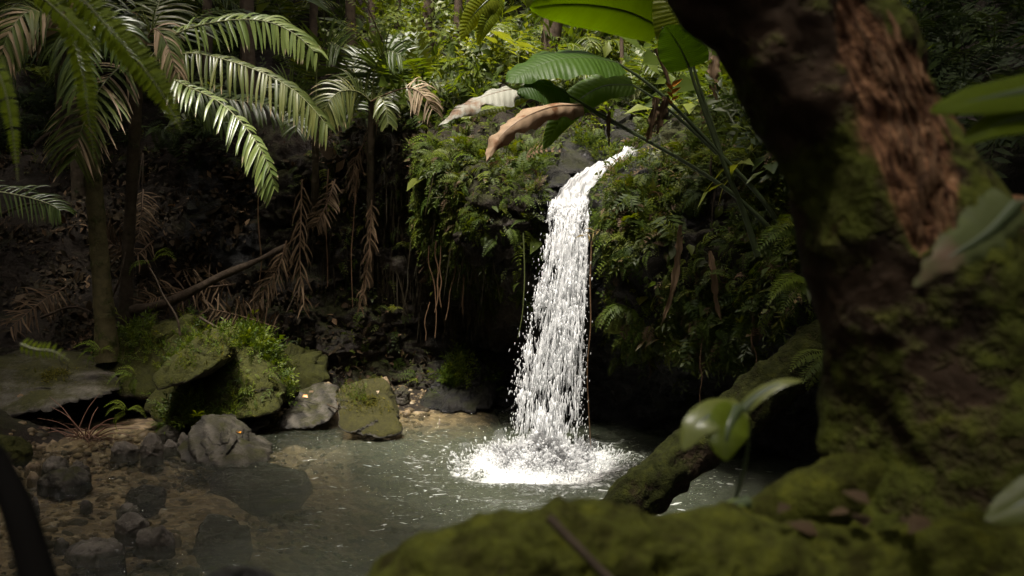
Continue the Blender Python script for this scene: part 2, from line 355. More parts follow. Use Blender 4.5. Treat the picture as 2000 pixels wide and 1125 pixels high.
M['wet'] = rockmat('wet_black_rock', (.003, .0028, .0025), (.015, .013, .0105), (.02, .027, .007), .32, 3, .34, band=22, bump=.06, spec=.28)
M['boulder'] = rockmat('mossy_boulder', (.032, .027, .02), (.10, .082, .06), (.06, .072, .010), .66, 3.4, .6, bump=.05)
M['slab'] = rockmat('slab_rock', (.03, .027, .021), (.125, .11, .088), (.045, .05, .014), .52, 2.4, .55, bump=.04, nzw=.12)
M['grey'] = rockmat('grey_rock', (.020, .018, .014), (.092, .082, .064), (.04, .045, .014), .28, 4, .5, band=34, bdir=(.75, .1, .62), bump=.03)
M['centre'] = rockmat('lit_boulder', (.05, .045, .036), (.17, .155, .128), (.06, .062, .016), .44, 4, .5, bump=.04, nzw=.5)
M['wetgrey'] = rockmat('wet_grey_stone', (.040, .034, .026), (.19, .165, .13), (.04, .05, .015), .25, 6, .40, bump=.03, spec=.3)
M['tan'] = rockmat('tan_stone', (.17, .12, .07), (.38, .29, .18), (.06, .07, .02), .25, 6, .5, bump=.02)
M['pebble'] = leafmat('pebble', [(0, (.03, .023, .016)), (.4, (.10, .072, .042)), (.8, (.21, .15, .085)), (1, (.36, .29, .2))], trans=0, rough=.5)
M['soil'] = rockmat('forest_soil', (.009, .007, .005), (.028, .020, .013), (.022, .028, .008), .25, 1.5, .85, bump=.05)
m, nt, out = newmat('pool_bed'); k = NT(nt); p = k.pos()
vo = k.n('ShaderNodeTexVoronoi', {'Vector': p, 'Scale': 11.0}); c = k.ramp(k.n('ShaderNodeSeparateColor', [vo.outputs['Color']]).outputs[0], [(0, (.08, .055, .03)), (.6, (.20, .14, .072)), (1, (.34, .25, .145))])
c = k.mix(k.math('MULTIPLY', k.noise(1.2, 4, .6, p), .7), c, (.06, .045, .022))
s = k.n('ShaderNodeBsdfPrincipled', {'Base Color': c, 'Roughness': .7, 'Normal': k.n('ShaderNodeBump', {'Height': vo.outputs['Distance'], 'Strength': .6, 'Distance': .03}).outputs[0]})
nt.links.new(s.outputs[0], out.inputs[0]); M['bed'] = m
# white falling water: bright aerated water, a little see-through
m, nt, out = newmat('white_water'); k = NT(nt)
d = k.n('ShaderNodeBsdfPrincipled', {'Base Color': (.86, .87, .87, 1), 'Roughness': .25}); t = k.n('ShaderNodeBsdfTranslucent', [(.86, .87, .88, 1)])
a = k.n('ShaderNodeMixShader', [.4, d.outputs[0], t.outputs[0]]); tr = k.n('ShaderNodeBsdfTransparent')
f = k.n('ShaderNodeMixShader', [k.math('MULTIPLY', k.lc()[0], 1.0), tr.outputs[0], a.outputs[0]]); nt.links.new(f.outputs[0], out.inputs[0]); M['white'] = m
# pool water: clear where shallow, turbid grey green where deep (lc.x = painted glint streaks, lc.y = depth, lc.z = foam)
SPL = W(1058, 905)
m, nt, out = newmat('pool_water'); k = NT(nt); p = k.pos(); L = k.lc()
mp = k.n('ShaderNodeMapping', {'Vector': p, 'Scale': (1, 1.5, 1)}).outputs[0]
hgt = k.math('ADD', k.noise(5.5, 4, .6, mp, .6), k.math('MULTIPLY', k.noise(17, 3, .6, mp, .5), .5))
bu = k.n('ShaderNodeBump', {'Height': hgt, 'Strength': 1.0, 'Distance': .09})
tr = k.n('ShaderNodeBsdfTransparent', [(.93, .94, .86, 1)]); df = k.n('ShaderNodeBsdfDiffuse', [(.042, .048, .031, 1), .0])
tb = k.math('SUBTRACT', 1, k.math('POWER', 2.718, k.math('MULTIPLY', L[1], -2.1)))
body = k.n('ShaderNodeMixShader', [tb, tr.outputs[0], df.outputs[0]])
gl = k.n('ShaderNodeBsdfGlossy', {'Color': (1, 1, 1, 1), 'Roughness': .04, 'Normal': bu.outputs[0]})
fr = k.n('ShaderNodeFresnel', {'IOR': 1.33, 'Normal': bu.outputs[0]})
wat = k.n('ShaderNodeMixShader', [fr.outputs[0], body.outputs[0], gl.outputs[0]])
fo = k.n('ShaderNodeBsdfDiffuse', [(.72, .74, .72, 1), 0]); fn = k.noise(13, 5, .75, p, .8); fn2 = k.noise(3.0, 3, .6, p)
ff = k.math('MULTIPLY', k.math('SUBTRACT', k.math('ADD', L[2], k.math('MULTIPLY', k.math('ADD', fn, k.math('MULTIPLY', fn2, .6)), 1.3)), 1.40), 2.6, True)
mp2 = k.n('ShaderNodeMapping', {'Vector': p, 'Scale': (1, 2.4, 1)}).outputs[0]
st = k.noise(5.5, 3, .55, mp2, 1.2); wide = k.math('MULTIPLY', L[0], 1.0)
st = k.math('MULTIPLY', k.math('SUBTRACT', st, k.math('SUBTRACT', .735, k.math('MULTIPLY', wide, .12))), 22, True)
ff = k.math('MAXIMUM', ff, k.math('MULTIPLY', st, .55))  # white streaks painted in as glints of sky and sun on the ripples
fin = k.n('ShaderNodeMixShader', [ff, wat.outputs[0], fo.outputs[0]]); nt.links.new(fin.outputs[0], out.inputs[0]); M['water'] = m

# ------------------------------------------------------------------ ground sheet
def ss(a, b, x): t = np.clip((x - a) / (b - a), 0, 1); return t * t * (3 - 2 * t)
def bedz(x, y):
    z = -.22 - .95 * ss(-3.4, -.4, x) * (1 - .9 * ss(11.9, 13.3, y) * (1 - ss(-.4, .4, x))) - .1 * ss(9, 12, y) * (x < 0)
    z = z + (.32 * ss(12.3, 14.2, y) * (1 - ss(-.3, .6, x)) + (.25 * ss(13.6, 15, y)) * (1 - ss(-.8, .2, x))) * ss(-4.6, -3.6, x)     # beach at the back
    z = z + .45 * ss(-4.9, -6.2, x + .25 * (y - 10)) + .1 * ss(-3.6, -4.6, x) + .18 * ss(11.3, 12.6, y) * ss(-3.6, -4.6, x)          # left shore
    return z
def groundz(x, y):
    z = bedz(x, y)
    near = 2.15 - .02 * np.abs(x)
    t = ss(6.2, 1.5, y); z = z * (1 - t) + near * t
    z = z + .75 * np.clip(np.abs(x) - 9.5, 0, 30) + .55 * np.clip(-4 - y, 0, 25) + .8 * np.clip(y - 16.5, 0, 30)
    return z + .0
def axis(a, b, dense0, dense1, st, far):
    mid = np.arange(dense0, dense1, st); l = dense0 - np.geomspace(st, dense0 - a, far)[::-1]; r = dense1 + np.geomspace(st, b - dense1, far) - st * .0
    return np.concatenate((l, mid, r))
gx = axis(-120, 120, -9, 6, .06, 22); gy = axis(-110, 150, 4, 16.5, .06, 22)
X, Y = np.meshgrid(gx, gy, indexing='ij'); Z = groundz(X, Y)
q = np.stack((X, Y, Z), -1).reshape(-1, 3); amp = .05 + .05 * ss(-4.4, -5.2, q[:, 0]) + .35 * ss(9, 14, np.abs(q[:, 0])) + .3 * ss(18, 24, q[:, 1])
q[:, 2] += fbm(q * (1.6, 1.6, 0), 5, 3) * amp + .025 * fbm(q * (6, 6, 0), 3, 5)
mb = MB().add(q, grid_faces(len(gx), len(gy)))
g = tag(mb.build('ground', M['bed']), kind='structure'); g.data.materials.append(M['soil'])
me = g.data; cen = np.empty(len(me.polygons) * 3); me.polygons.foreach_get('center', cen); cen = cen.reshape(-1, 3)
me.polygons.foreach_set('material_index', ((cen[:, 2] > .015) | (cen[:, 1] < 5)).astype(np.int32))

# ------------------------------------------------------------------ ravine wall: control net, lofted
NET = [
 [(-420, 900, 12.4), (-400, 790, 12.8), (-380, 680, 13.6), (-370, 560, 14.6), (-360, 430, 15.8), (-350, 300, 17.2), (-330, 150, 19), (-300, 0, 22), (-300, -420, 28)],
 [(-40, 900, 13.2), (-30, 790, 13.8), (-20, 680, 14.6), (-10, 560, 15.6), (0, 430, 16.8), (0, 300, 18.1), (0, 150, 19.8), (0, 0, 22.5), (0, -420, 28)],
 [(230, 900, 13.6), (235, 780, 14.1), (245, 680, 14.7), (250, 570, 15.6), (250, 430, 16.5), (250, 300, 17.4), (260, 150, 19), (260, 0, 22), (260, -420, 28)],
 [(440, 900, 14.0), (445, 770, 14.4), (450, 680, 14.9), (450, 570, 15.5), (455, 430, 15.9), (455, 300, 16.3), (460, 170, 18), (460, 0, 21), (460, -420, 28)],
 [(600, 900, 14.4), (600, 765, 14.8), (600, 680, 15.15), (600, 560, 15.4), (600, 430, 15.5), (600, 285, 15.6), (610, 180, 17.2), (620, 0, 21), (620, -420, 28)],
 [(740, 900, 14.6), (740, 765, 15.0), (745, 680, 15.2), (750, 560, 15.3), (750, 420, 15.3), (760, 255, 15.3), (770, 150, 16.8), (770, 0, 20.5), (770, -420, 28)],
 [(830, 900, 14.4), (835, 775, 14.8), (845, 680, 15.2), (850, 570, 15.2), (845, 450, 14.6), (850, 300, 13.6), (865, 200, 15.3), (870, 0, 20), (870, -420, 28)],
 [(920, 900, 14.2), (930, 800, 14.5), (940, 690, 15.0), (945, 575, 14.3), (925, 450, 12.7), (945, 310, 12.7), (965, 235, 14.6), (960, 0, 20), (960, -420, 28)],
 [(1010, 900, 13.9), (1015, 815, 14.2), (1020, 690, 14.6), (1010, 575, 13.2), (1015, 450, 12.35), (1045, 335, 12.5), (1075, 280, 14.4), (1060, 0, 21), (1060, -420, 28)],
 [(1085, 910, 13.5), (1090, 825, 13.8), (1090, 690, 14.0), (1085, 560, 12.9), (1085, 440, 12.35), (1108, 388, 12.5), (1185, 330, 14.0), (1170, 0, 22), (1170, -420, 28)],
 [(1140, 915, 13.2), (1150, 835, 13.4), (1150, 690, 13.5), (1150, 560, 12.6), (1145, 450, 12.25), (1160, 382, 12.4), (1225, 328, 14.0), (1230, 0, 22), (1230, -420, 28)],
 [(1200, 925, 12.8), (1210, 850, 13.0), (1210, 720, 13.1), (1205, 600, 12.0), (1195, 450, 11.7), (1205, 352, 12.0), (1275, 285, 14), (1290, 0, 22), (1290, -420, 28)],
 [(1300, 940, 12.3), (1300, 865, 12.6), (1300, 755, 12.6), (1305, 660, 11.3), (1310, 450, 11.1), (1320, 325, 11.6), (1340, 240, 14), (1350, 0, 20), (1350, -420, 27)],
 [(1450, 960, 11.5), (1450, 885, 11.8), (1450, 770, 11.8), (1460, 690, 10.6), (1475, 450, 10.2), (1480, 300, 10.7), (1480, 180, 12.5), (1480, 0, 17), (1480, -420, 25)],
 [(1650, 1000, 10.4), (1650, 910, 10.8), (1650, 790, 10.6), (1660, 690, 9.4), (1680, 450, 9.0), (1690, 280, 9.4), (1690, 150, 11), (1690, -30, 14), (1690, -420, 22)],
 [(1950, 1100, 8.8), (1950, 960, 9.0), (1950, 810, 8.8), (1950, 690, 8.0), (1950, 450, 7.6), (1950, 260, 8.0), (1960, 100, 9), (1960, -100, 11), (1960, -460, 18)],
 [(2500, 1250, 6.8), (2500, 1050, 7.0), (2500, 850, 6.8), (2500, 690, 6.3), (2500, 450, 6.1), (2500, 250, 6.4), (2500, 50, 7), (2500, -200, 9), (2500, -560, 15)],
]
net = np.array([PS(r) for r in NET]); net[:, 0, 2] = -1.3
NU, NV = 520, 300
s1 = catm(net, NU); S = catm(s1.transpose(1, 0, 2), NV).transpose(1, 0, 2)
def gridnormals(S):
    du = np.gradient(S, axis=0); dv = np.gradient(S, axis=1); n = nrm(np.cross(du, dv))
    flip = ((np.array((0, 5., 6.)) - S) * n).sum(-1) < 0; n[flip] *= -1; return n
N0 = gridnormals(S); q = S.reshape(-1, 3); qx, qy = proj(q)
off, edge = cells(q * (1.5, 1.5, 2.2), 5); off2, edge2 = cells(q * (4, 4, 6.5) + 3, 9)
rocky = (.35 + .65 * ss(260, 330, qy)) * (1 - .55 * ss(480, 300, qx) * ss(280, 330, qy))
strata = np.sin((q[:, 2] * 9 + q[:, 0] * 2.4 + fbm(q * 1.3, 3, 8) * 3)) * .05 * ss(1140, 1220, qx) * ss(680, 730, qy)
dsp = (fbm(q * .8, 5, 21) * .34 + off * .22 * rocky + off2 * .085 * rocky - .05 * np.exp(-edge * 14) * rocky + fbm(q * 5, 4, 31) * .05 + strata)
chan = np.exp(-(((qx - 1140 - (qy < 380) * (380 - qy) * 1.0) / 60) ** 2)) * ss(450, 420, qy) * ss(270, 300, qy)     # keep the stream's channel smooth
dsp *= 1 - .8 * chan
S = (q + N0.reshape(-1, 3) * dsp[:, None]).reshape(NU, NV, 3); N1 = gridnormals(S)
wall = tag(MB().add(S.reshape(-1, 3), grid_faces(NU, NV)).build('cliff', M['cliff']), kind='structure')
wall.data.materials.append(M['wet']); wall.data.materials.append(M['soil'])
C4 = (S[:-1, :-1] + S[1:, :-1] + S[1:, 1:] + S[:-1, 1:]).reshape(-1, 3) / 4
fx, fy = proj(C4); nz_ = vnoise(C4 * 1.1, 4) * 60
idx = np.zeros(len(C4), int)
idx[((fx + nz_ > 830) & (fy + nz_ > 640)) | ((fx > 1040) & (fx < 1180) & (fy > 330)) | ((fx > 1060) & (fx < 1290) & (fy + nz_ * .4 > 270) & (fy < 400))] = 1
idx[((fx + nz_ < 440) & (fy < 800)) | (fy + nz_ < 255)] = 2
idx[(np.abs(fx - 440 + nz_ * .5) < 70) & (fy > 300) & (fy < 520)] = 1
wall.data.polygons.foreach_set('material_index', idx.astype(np.int32))
# sampling points for plants on the wall
A4 = np.linalg.norm(np.cross(S[1:, :-1] - S[:-1, :-1], S[:-1, 1:] - S[:-1, :-1]), axis=-1).reshape(-1)
NF = N1[:-1, :-1].reshape(-1, 3)
def scatter(n, dens):
    p = np.clip(dens(fx, fy, C4, NF), 0, None) * A4; p = p / p.sum(); i = rng.choice(len(p), n, p=p)
    iu, iv = i // (NV - 1), i % (NV - 1); a = rng.random((n, 1)); b = rng.random((n, 1))
    pos = S[iu, iv] * (1 - a) * (1 - b) + S[iu + 1, iv] * a * (1 - b) + S[iu, iv + 1] * (1 - a) * b + S[iu + 1, iv + 1] * a * b
    return pos, NF[i]
def box(x, y, x0, x1, y0, y1, e=25): return ss(x0 - e, x0 + e, x) * ss(x1 + e, x1 - e, x) * ss(y0 - e, y0 + e, y) * ss(y1 + e, y1 - e, y)
def clump(p, sc=1.3, th=.0, s=50): return np.clip(fbm(p * sc, 3, s) * 1.6 + .55 - th, 0.02, 1.4)
def grow(n, nrmw=.6, down=.35, spread=.5):
    k = len(n); d = n * nrmw + rng.normal(0, spread, (k, 3)); d[:, 2] -= down * (1 - np.clip(n[:, 2], 0, 1)); d[:, 2] += .45 * np.clip(n[:, 2], 0, 1)
    up = n + np.array((0, -.2, .6)) + rng.normal(0, .25, (k, 3)); return nrm(d), up
def cover(name, mat, label, cat, zones, templates, size, sizes_sd=.3, nrmw=.6, down=.35, spread=.5, th=0.2, rndf=None):
    mb = MB()
    for dens, n in zones:
        pos, nn = scatter(n, lambda x, y, p, q: dens(x, y, p, q) * clump(p, 1.4, th, hash(name) % 1000 if False else 50))
        d, up = grow(nn, nrmw, down, spread); pick = rng.integers(0, len(templates), n)
        sc = size * np.exp(rng.normal(0, sizes_sd, n)); rv = np.clip(rng.normal(.5, .25, n) + fbm(pos * 2.2, 2, 77) * .35, 0, 1)
        for k, T in enumerate(templates):
            m_ = pick == k
            mb.inst(T, pos[m_] + nn[m_] * .01, frame(d[m_], up[m_]), sc[m_], rv[m_])
    return tag(mb.build(name, mat), label, cat, kind='stuff')
ledge = lambda x, y, p, n: np.maximum(box(x, y, 830, 1050, 300, 545), box(x, y, 960, 1035, 520, 600)) * (1 - box(x, y, 1060, 1110, 380, 700, 10))
rightw = lambda x, y, p, n: box(x, y, 1185, 1600, 300, 690, 15) * (1 - .85 * box(x, y, 1290, 1460, 405, 455, 10)) * ss(1150, 1215, x - np.clip(y - 560, 0, 200) * .3)
lip = lambda x, y, p, n: box(x, y, 1215, 1420, 265, 350, 12)
back = lambda x, y, p, n: ss(270, 180, y) * ss(-420, -300, y) * (.35 + .65 * ss(640, 780, x)) * (1 - .7 * box(x, y, 480, 720, 20, 240)) * ss(1460, 1400, x) * (1 - box(x, y, 1120, 1280, 230, 400, 15))
leftb = lambda x, y, p, n: box(x, y, -100, 480, 60, 330, 40)
midc = lambda x, y, p, n: box(x, y, 520, 830, 280, 740, 20)
farr = lambda x, y, p, n: ss(1660, 1720, x) * ss(420, 330, y)
cover('fern_cover', M['fern'], 'dense cover of small ferns hanging from the mossy ledge and the wall right of the waterfall', 'ferns',
      [(ledge, 2600), (rightw, 3000), (lip, 500), (lambda x, y, p, n: box(x, y, 1240, 1440, 130, 300), 500), (lambda x, y, p, n: box(x, y, 830, 960, 200, 330), 300), (midc, 160)], FERNS, .21, .35, down=.8)
cover('leafy_cover', M['sprig'], 'small leafy herbs covering the ledge and walls around the waterfall', 'ground cover',
      [(ledge, 3600), (rightw, 3800), (lip, 700), (lambda x, y, p, n: box(x, y, 1240, 1440, 130, 300), 700), (midc, 420), (leftb, 700), (lambda x, y, p, n: box(x, y, 1330, 1600, 640, 760), 200)], SPRIGS, .115, .35, down=.7)
cover('moss_tufts', M['bright'], 'bright green moss and tiny leaves on the ledge lip beside the waterfall', 'moss',
      [(lambda x, y, p, n: box(x, y, 1165, 1290, 290, 420, 10) + .6 * box(x, y, 930, 1060, 300, 400, 20), 900), (ledge, 900), (rightw, 700)], SPRIGS + [LEAF], .085, .3)
cover('forest_undergrowth', M['forest'], 'sunlit tangle of leafy undergrowth on the slope above the waterfall', 'undergrowth',
      [(back, 6500), (lambda x, y, p, n: box(x, y, 1400, 1720, -250, 290, 20), 1500)], SPRIGS, .42, .4, spread=.7, down=.1)
cover('forest_ferns', M['forest'], 'ferns and young palm leaves among the undergrowth above the waterfall', 'ferns',
      [(back, 1100)], FERNS + [fern_t(20, .3, .6, .5, 9, .6)], .75, .35, spread=.6, down=0)
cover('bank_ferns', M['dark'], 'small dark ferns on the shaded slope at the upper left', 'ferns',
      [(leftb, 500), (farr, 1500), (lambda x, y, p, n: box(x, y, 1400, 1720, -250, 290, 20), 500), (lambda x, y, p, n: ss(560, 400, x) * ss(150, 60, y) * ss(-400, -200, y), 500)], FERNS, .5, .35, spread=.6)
cover('leaf_litter', M['litter'], 'brown dead leaves and twigs littering the dark left bank', 'leaf litter',
      [(lambda x, y, p, n: ss(520, 440, x) * box(x, y, -200, 500, 300, 770), 9000), (lambda x, y, p, n: box(x, y, 460, 640, 560, 760), 700), (lambda x, y, p, n: box(x, y, 500, 960, 130, 320), 900), (lambda x, y, p, n: box(x, y, 380, 840, 270, 760), 2600)],
      [LEAF, NARROW, BROAD, DIA], .095, .4, nrmw=.35, down=.3, spread=.8)
cover('withered_ferns', M['dry'], 'brown withered fern fronds among the green ones beside the waterfall', 'ferns', [(ledge, 260), (rightw, 420), (lip, 60)], FERNS, .22, .35, down=1.2)
cover('broad_herbs', M['sprig'], 'larger smooth leaves of herbs on the walls beside the waterfall', 'herbs', [(ledge, 260), (rightw, 700), (lip, 120)], [BROAD, LEAF], .15, .35, down=.5)
# hanging rootlets and dry fibres on the dark middle cliff
pos, nn = scatter(1500, lambda x, y, p, n: box(x, y, 500, 950, 200, 600, 20) * clump(p, 1.0, .2, 33) + .5 * box(x, y, 780, 960, 130, 300))
mb = MB(); k = len(pos); d = np.stack((rng.normal(0, .1, k), rng.normal(-.1, .1, k), -np.ones(k)), 1)
mb.inst(strip_t(3, .012, 0.02, .1, .3), pos + nn * .05, frame(d, nn), rng.uniform(.25, .8, k), rng.random(k) * .5)
tag(mb.build('root_fibres', M['litter']), 'thin dry roots and fibres hanging down the dark cliff', 'roots', kind='stuff')

# ------------------------------------------------------------------ rocks
def hull_planes(pts):
    bm = bmesh.new()
    for p in pts: bm.verts.new(p)
    bmesh.ops.convex_hull(bm, input=bm.verts); bm.normal_update(); c = pts.mean(0)
    pl = []
    for f in bm.faces:
        n = np.array(f.normal[:]); d = float(n @ (np.array(f.verts[0].co[:]) - c))
        if d < 0: n, d = -n, -d
        pl.append((n, d))
    bm.free(); return c, np.array([x[0] for x in pl]), np.array([x[1] for x in pl])
def rock(pts, name, label, mat, sub=5, rough=.03, seed=0, sharp=14, cell=.06, group=None, cat='rock', strata=None, base=None):
    pts = np.asarray(pts, float); c, n, d = hull_planes(pts); D, F = ICO[sub]
    x = np.maximum(D @ n.T, 1e-3) / np.maximum(d, .01)[None]           # 1/r for every plane
    r = 1.0 / (x ** sharp).sum(1) ** (1.0 / sharp)
    v = c + D * r[:, None]; sz = np.ptp(pts, axis=0).max()
    o, e = cells(v * (3.2 / sz) + seed, seed + 40); o2, e2 = cells(v * (8 / sz) + seed, seed + 60)
    dd = fbm(v * (2.2 / sz) + seed, 4, seed) * rough * sz * 1.3 + o * cell * sz - .012 * sz * np.exp(-e * 20) + o2 * cell * .45 * sz + fbm(v * (12 / sz), 5, seed + 9) * rough * .9 * sz
    if strata is not None:
        sd_, fr_, am_ = strata; t = v @ nrm(np.array(sd_, float)) * fr_ + fbm(v * 2.5, 3, seed) * .9; fr2 = t - np.floor(t); dd = dd - am_ * np.exp(-((fr2 - .5) / .14) ** 2) + am_ * .5 * (np.floor(t) % 2)
    v = v + D * dd[:, None]
    b = np.array((c[0], c[1], pts[:, 2].min())) if base is None else base
    ob = MB().add(v, F).build(name, mat, origin=b); return tag(ob, label, cat, group)
def slabpts(front, Y, depth, back_dy=0, shrink=.85, top=None):
    """outline of the side that faces us (px, py[, Y]) plus the same outline pushed back"""
    f = PS(front, Y); c = f.mean(0); bk = f.copy(); bk[:, 1] += depth; bk[:, [0, 2]] = c[[0, 2]] + (bk[:, [0, 2]] - c[[0, 2]]) * shrink; bk[:, 2] += back_dy; return np.concatenate((f, bk))
BIG = []
def hero(*a, **k): o = rock(*a, **k); BIG.append(o); return o
hero(slabpts([(255, 800, 12.9), (300, 838, 12.5), (430, 838, 12.4), (545, 815, 12.6), (572, 790, 13), (545, 725, 13.2), (490, 655, 13.5), (440, 632, 13.7), (400, 660, 13.6), (330, 720, 13.3)], 13, .9), 'boulder', 'largest moss covered boulder on the left shore with leafy plants on top', M['boulder'], 6, .03, 1, 16, .03)
hero(slabpts([(282, 742, 12.3), (300, 768, 12.2), (360, 752, 12.2), (425, 712, 12.35), (447, 690, 12.5), (432, 652, 12.8), (408, 640, 12.9), (330, 700, 12.7)], 12.4, .75, -.1), 'boulder', 'tilted mossy slab jutting out of the largest boulder above a dark hollow', M['boulder'], 6, .02, 4, 18, .04)
hero(slabpts([(-70, 840, 12.2), (0, 822, 12.4), (90, 805, 12.5), (160, 790, 12.7), (238, 768, 13), (225, 745, 13.4), (130, 700, 13.8), (30, 693, 13.8), (-60, 700, 13.6)], 13, .7, .1), 'rock_slab', 'wide grey slab with mossy streaks at the left edge above a dark gap', M['slab'], 6, .02, 7, 18, .05)
hero(slabpts([(170, 760, 13.6), (250, 790, 13.4), (400, 760, 13.6), (410, 660, 14), (380, 622, 14.2), (270, 625, 14.3), (195, 660, 14.2)], 14, .8), 'boulder', 'dark mossy mound at the foot of the ringed palm trunk', M['boulder'], 5, .04, 9, 14, .06)
hero(slabpts([(350, 905, 11.4), (352, 868, 11.6), (392, 815, 12.0), (432, 817, 12.1), (480, 850, 11.8), (543, 898, 11.4), (530, 922, 11.1), (450, 925, 11.0), (395, 918, 11.1)], 11.4, .5), 'rock', 'dark grey striated rock sloping into the pool below the largest boulder', M['grey'], 6, .02, 12, 16, .05, strata=((.75, .1, .62), 7, .045))
hero(slabpts([(655, 805, 12.6), (662, 838, 12.4), (700, 858, 12.2), (765, 860, 12.15), (793, 848, 12.3), (775, 800, 12.7), (748, 742, 13.2), (715, 746, 13.3), (668, 752, 13.2)], 12.6, .45), 'boulder', 'sunlit boulder with a tan mossy top at the water edge', M['centre'], 6, .02, 15, 18, .05)
hero(slabpts([(532, 836, 13.0), (560, 845, 12.8), (618, 838, 12.8), (655, 815, 13.0), (662, 760, 13.6), (640, 748, 13.8), (598, 752, 13.8), (560, 790, 13.4)], 13.2, .35, 0, .9), 'rock_slab', 'flat layered grey rock left of the sunlit boulder', M['grey'], 6, .015, 18, 20, .035, strata=((.15, .2, 1), 7, .03))
hero(slabpts([(790, 808, 14.2), (850, 812, 14.0), (940, 806, 14.0), (985, 800, 14.2), (975, 740, 14.5), (930, 695, 14.8), (880, 700, 14.8), (840, 750, 14.5)], 14.3, .7), 'boulder', 'black wet rock with a bush of bright leaves left of the waterfall foot', M['wet'], 6, .04, 22, 12, .08)
hero(slabpts([(470, 845, 12.9), (482, 828, 13), (515, 822, 13.2), (525, 832, 13), (505, 845, 12.8)], 13, .3), 'rock_slab', 'thin dark slab lying behind the striated rock', M['wetgrey'], 4, .02, 25)
hero(slabpts([(410, 790, 14.0), (560, 790, 13.9), (640, 760, 14.2), (640, 690, 14.7), (560, 690, 14.7), (470, 680, 14.6)], 14, .6), 'boulder', 'low mossy rocks behind the flat layered rock', M['boulder'], 5, .05, 28, 12, .12)
# around the lip
hero(slabpts([(1085, 345, 12.9), (1130, 352, 12.7), (1180, 345, 12.9), (1195, 310, 13.3), (1175, 255, 13.8), (1130, 240, 14), (1090, 262, 13.6)], 13.2, .8), 'boulder', 'dark rounded boulder with ferns above the lip of the waterfall', M['wet'], 5, .03, 31, 12)
hero(slabpts([(1185, 300, 14.2), (1235, 290, 14.2), (1250, 240, 14.6), (1215, 210, 15), (1170, 235, 14.8)], 14.5, .7), 'boulder', 'black rock beside the upper stream under the broad leaves', M['wet'], 5, .04, 34, 12)
hero(slabpts([(1042, 352, 12.55), (1065, 372, 12.4), (1105, 366, 12.4), (1118, 345, 12.6), (1085, 320, 12.9), (1055, 325, 12.8)], 12.6, .4), 'rock', 'wet grey rock on the left side of the waterfall lip', M['wet'], 5, .03, 36)
hero(slabpts([(1158, 412, 11.9), (1150, 390, 12), (1175, 366, 12.1), (1225, 338, 12.5), (1268, 300, 13), (1300, 320, 12.6), (1260, 400, 11.8), (1200, 425, 11.7)], 12.2, .6), 'boulder', 'mossy rock shoulder on the right side of the waterfall lip', M['boulder'], 5, .03, 38)
hero(slabpts([(1270, 445, 11.2), (1290, 408, 11.25), (1370, 396, 11.1), (1470, 412, 10.7), (1480, 455, 10.6), (1380, 466, 10.9)], 10.8, .5), 'rock', 'bare dark grey ledge rock among the ferns right of the falls', M['wet'], 5, .03, 40)
# stones in the shallows: (px0, px1, py top, py waterline, material, label)
ST = [(205, 262, 858, 888, 'wetgrey', 'flat dark stone at the waterline under the mossy boulder'),
 (265, 312, 842, 893, 'wetgrey', 'upright pointed dark stone beside the shore pebbles'),
 (298, 346, 828, 860, 'slab', 'brownish rounded stone leaning behind the pointed stone'),
 (308, 348, 856, 876, 'wetgrey', 'small flat stone in front of the brownish rounded stone'),
 (342, 374, 838, 878, 'wetgrey', 'round grey stone touching the striated rock'),
 (52, 158, 915, 955, 'grey', 'long smooth grey stone in the shallow water at left'),
 (70, 122, 890, 917, 'wetgrey', 'dark angular stone behind the long smooth stone'),
 (120, 168, 899, 921, 'wetgrey', 'square grey stone right of the dark angular stone'),
 (38, 74, 898, 916, 'tan', 'orange tan stone at the left shore'),
 (48, 72, 916, 936, 'tan', 'small tan stone touching the long smooth stone'),
 (14, 52, 944, 982, 'slab', 'pale rounded stone at the left edge of the water'),
 (52, 74, 962, 984, 'wetgrey', 'small black wet stone beside the pale rounded stone'),
 (212, 282, 994, 1046, 'wetgrey', 'black wet block of rock standing in the shallows'),
 (250, 334, 1020, 1070, 'wetgrey', 'dark angular stone in front of the black block'),
 (216, 266, 980, 996, 'wetgrey', 'low wet stone barely above water behind the black block'),
 (102, 222, 1056, 1088, 'wetgrey', 'long black flat stone awash near the bottom left'),
 (98, 130, 1044, 1060, 'wetgrey', 'small dark stone behind the long black flat stone'),
 (730, 762, 734, 756, 'tan', 'pale yellow stone perched behind the sunlit boulder'),
 (764, 800, 752, 776, 'slab', 'small brown stone on the gravel beside the pale yellow stone'),
 (620, 650, 744, 762, 'tan', 'small tan rock on top of the flat layered rock'),
 (150, 176, 970, 984, 'wetgrey', 'tiny dark stone breaking the surface near the gravel shore'),
 (330, 352, 1036, 1046, 'tan', 'small reddish stone awash beside the dark angular stone'),
 (-60, 40, 850, 910, 'boulder', 'mossy rounded rock at the left edge of the shore')]
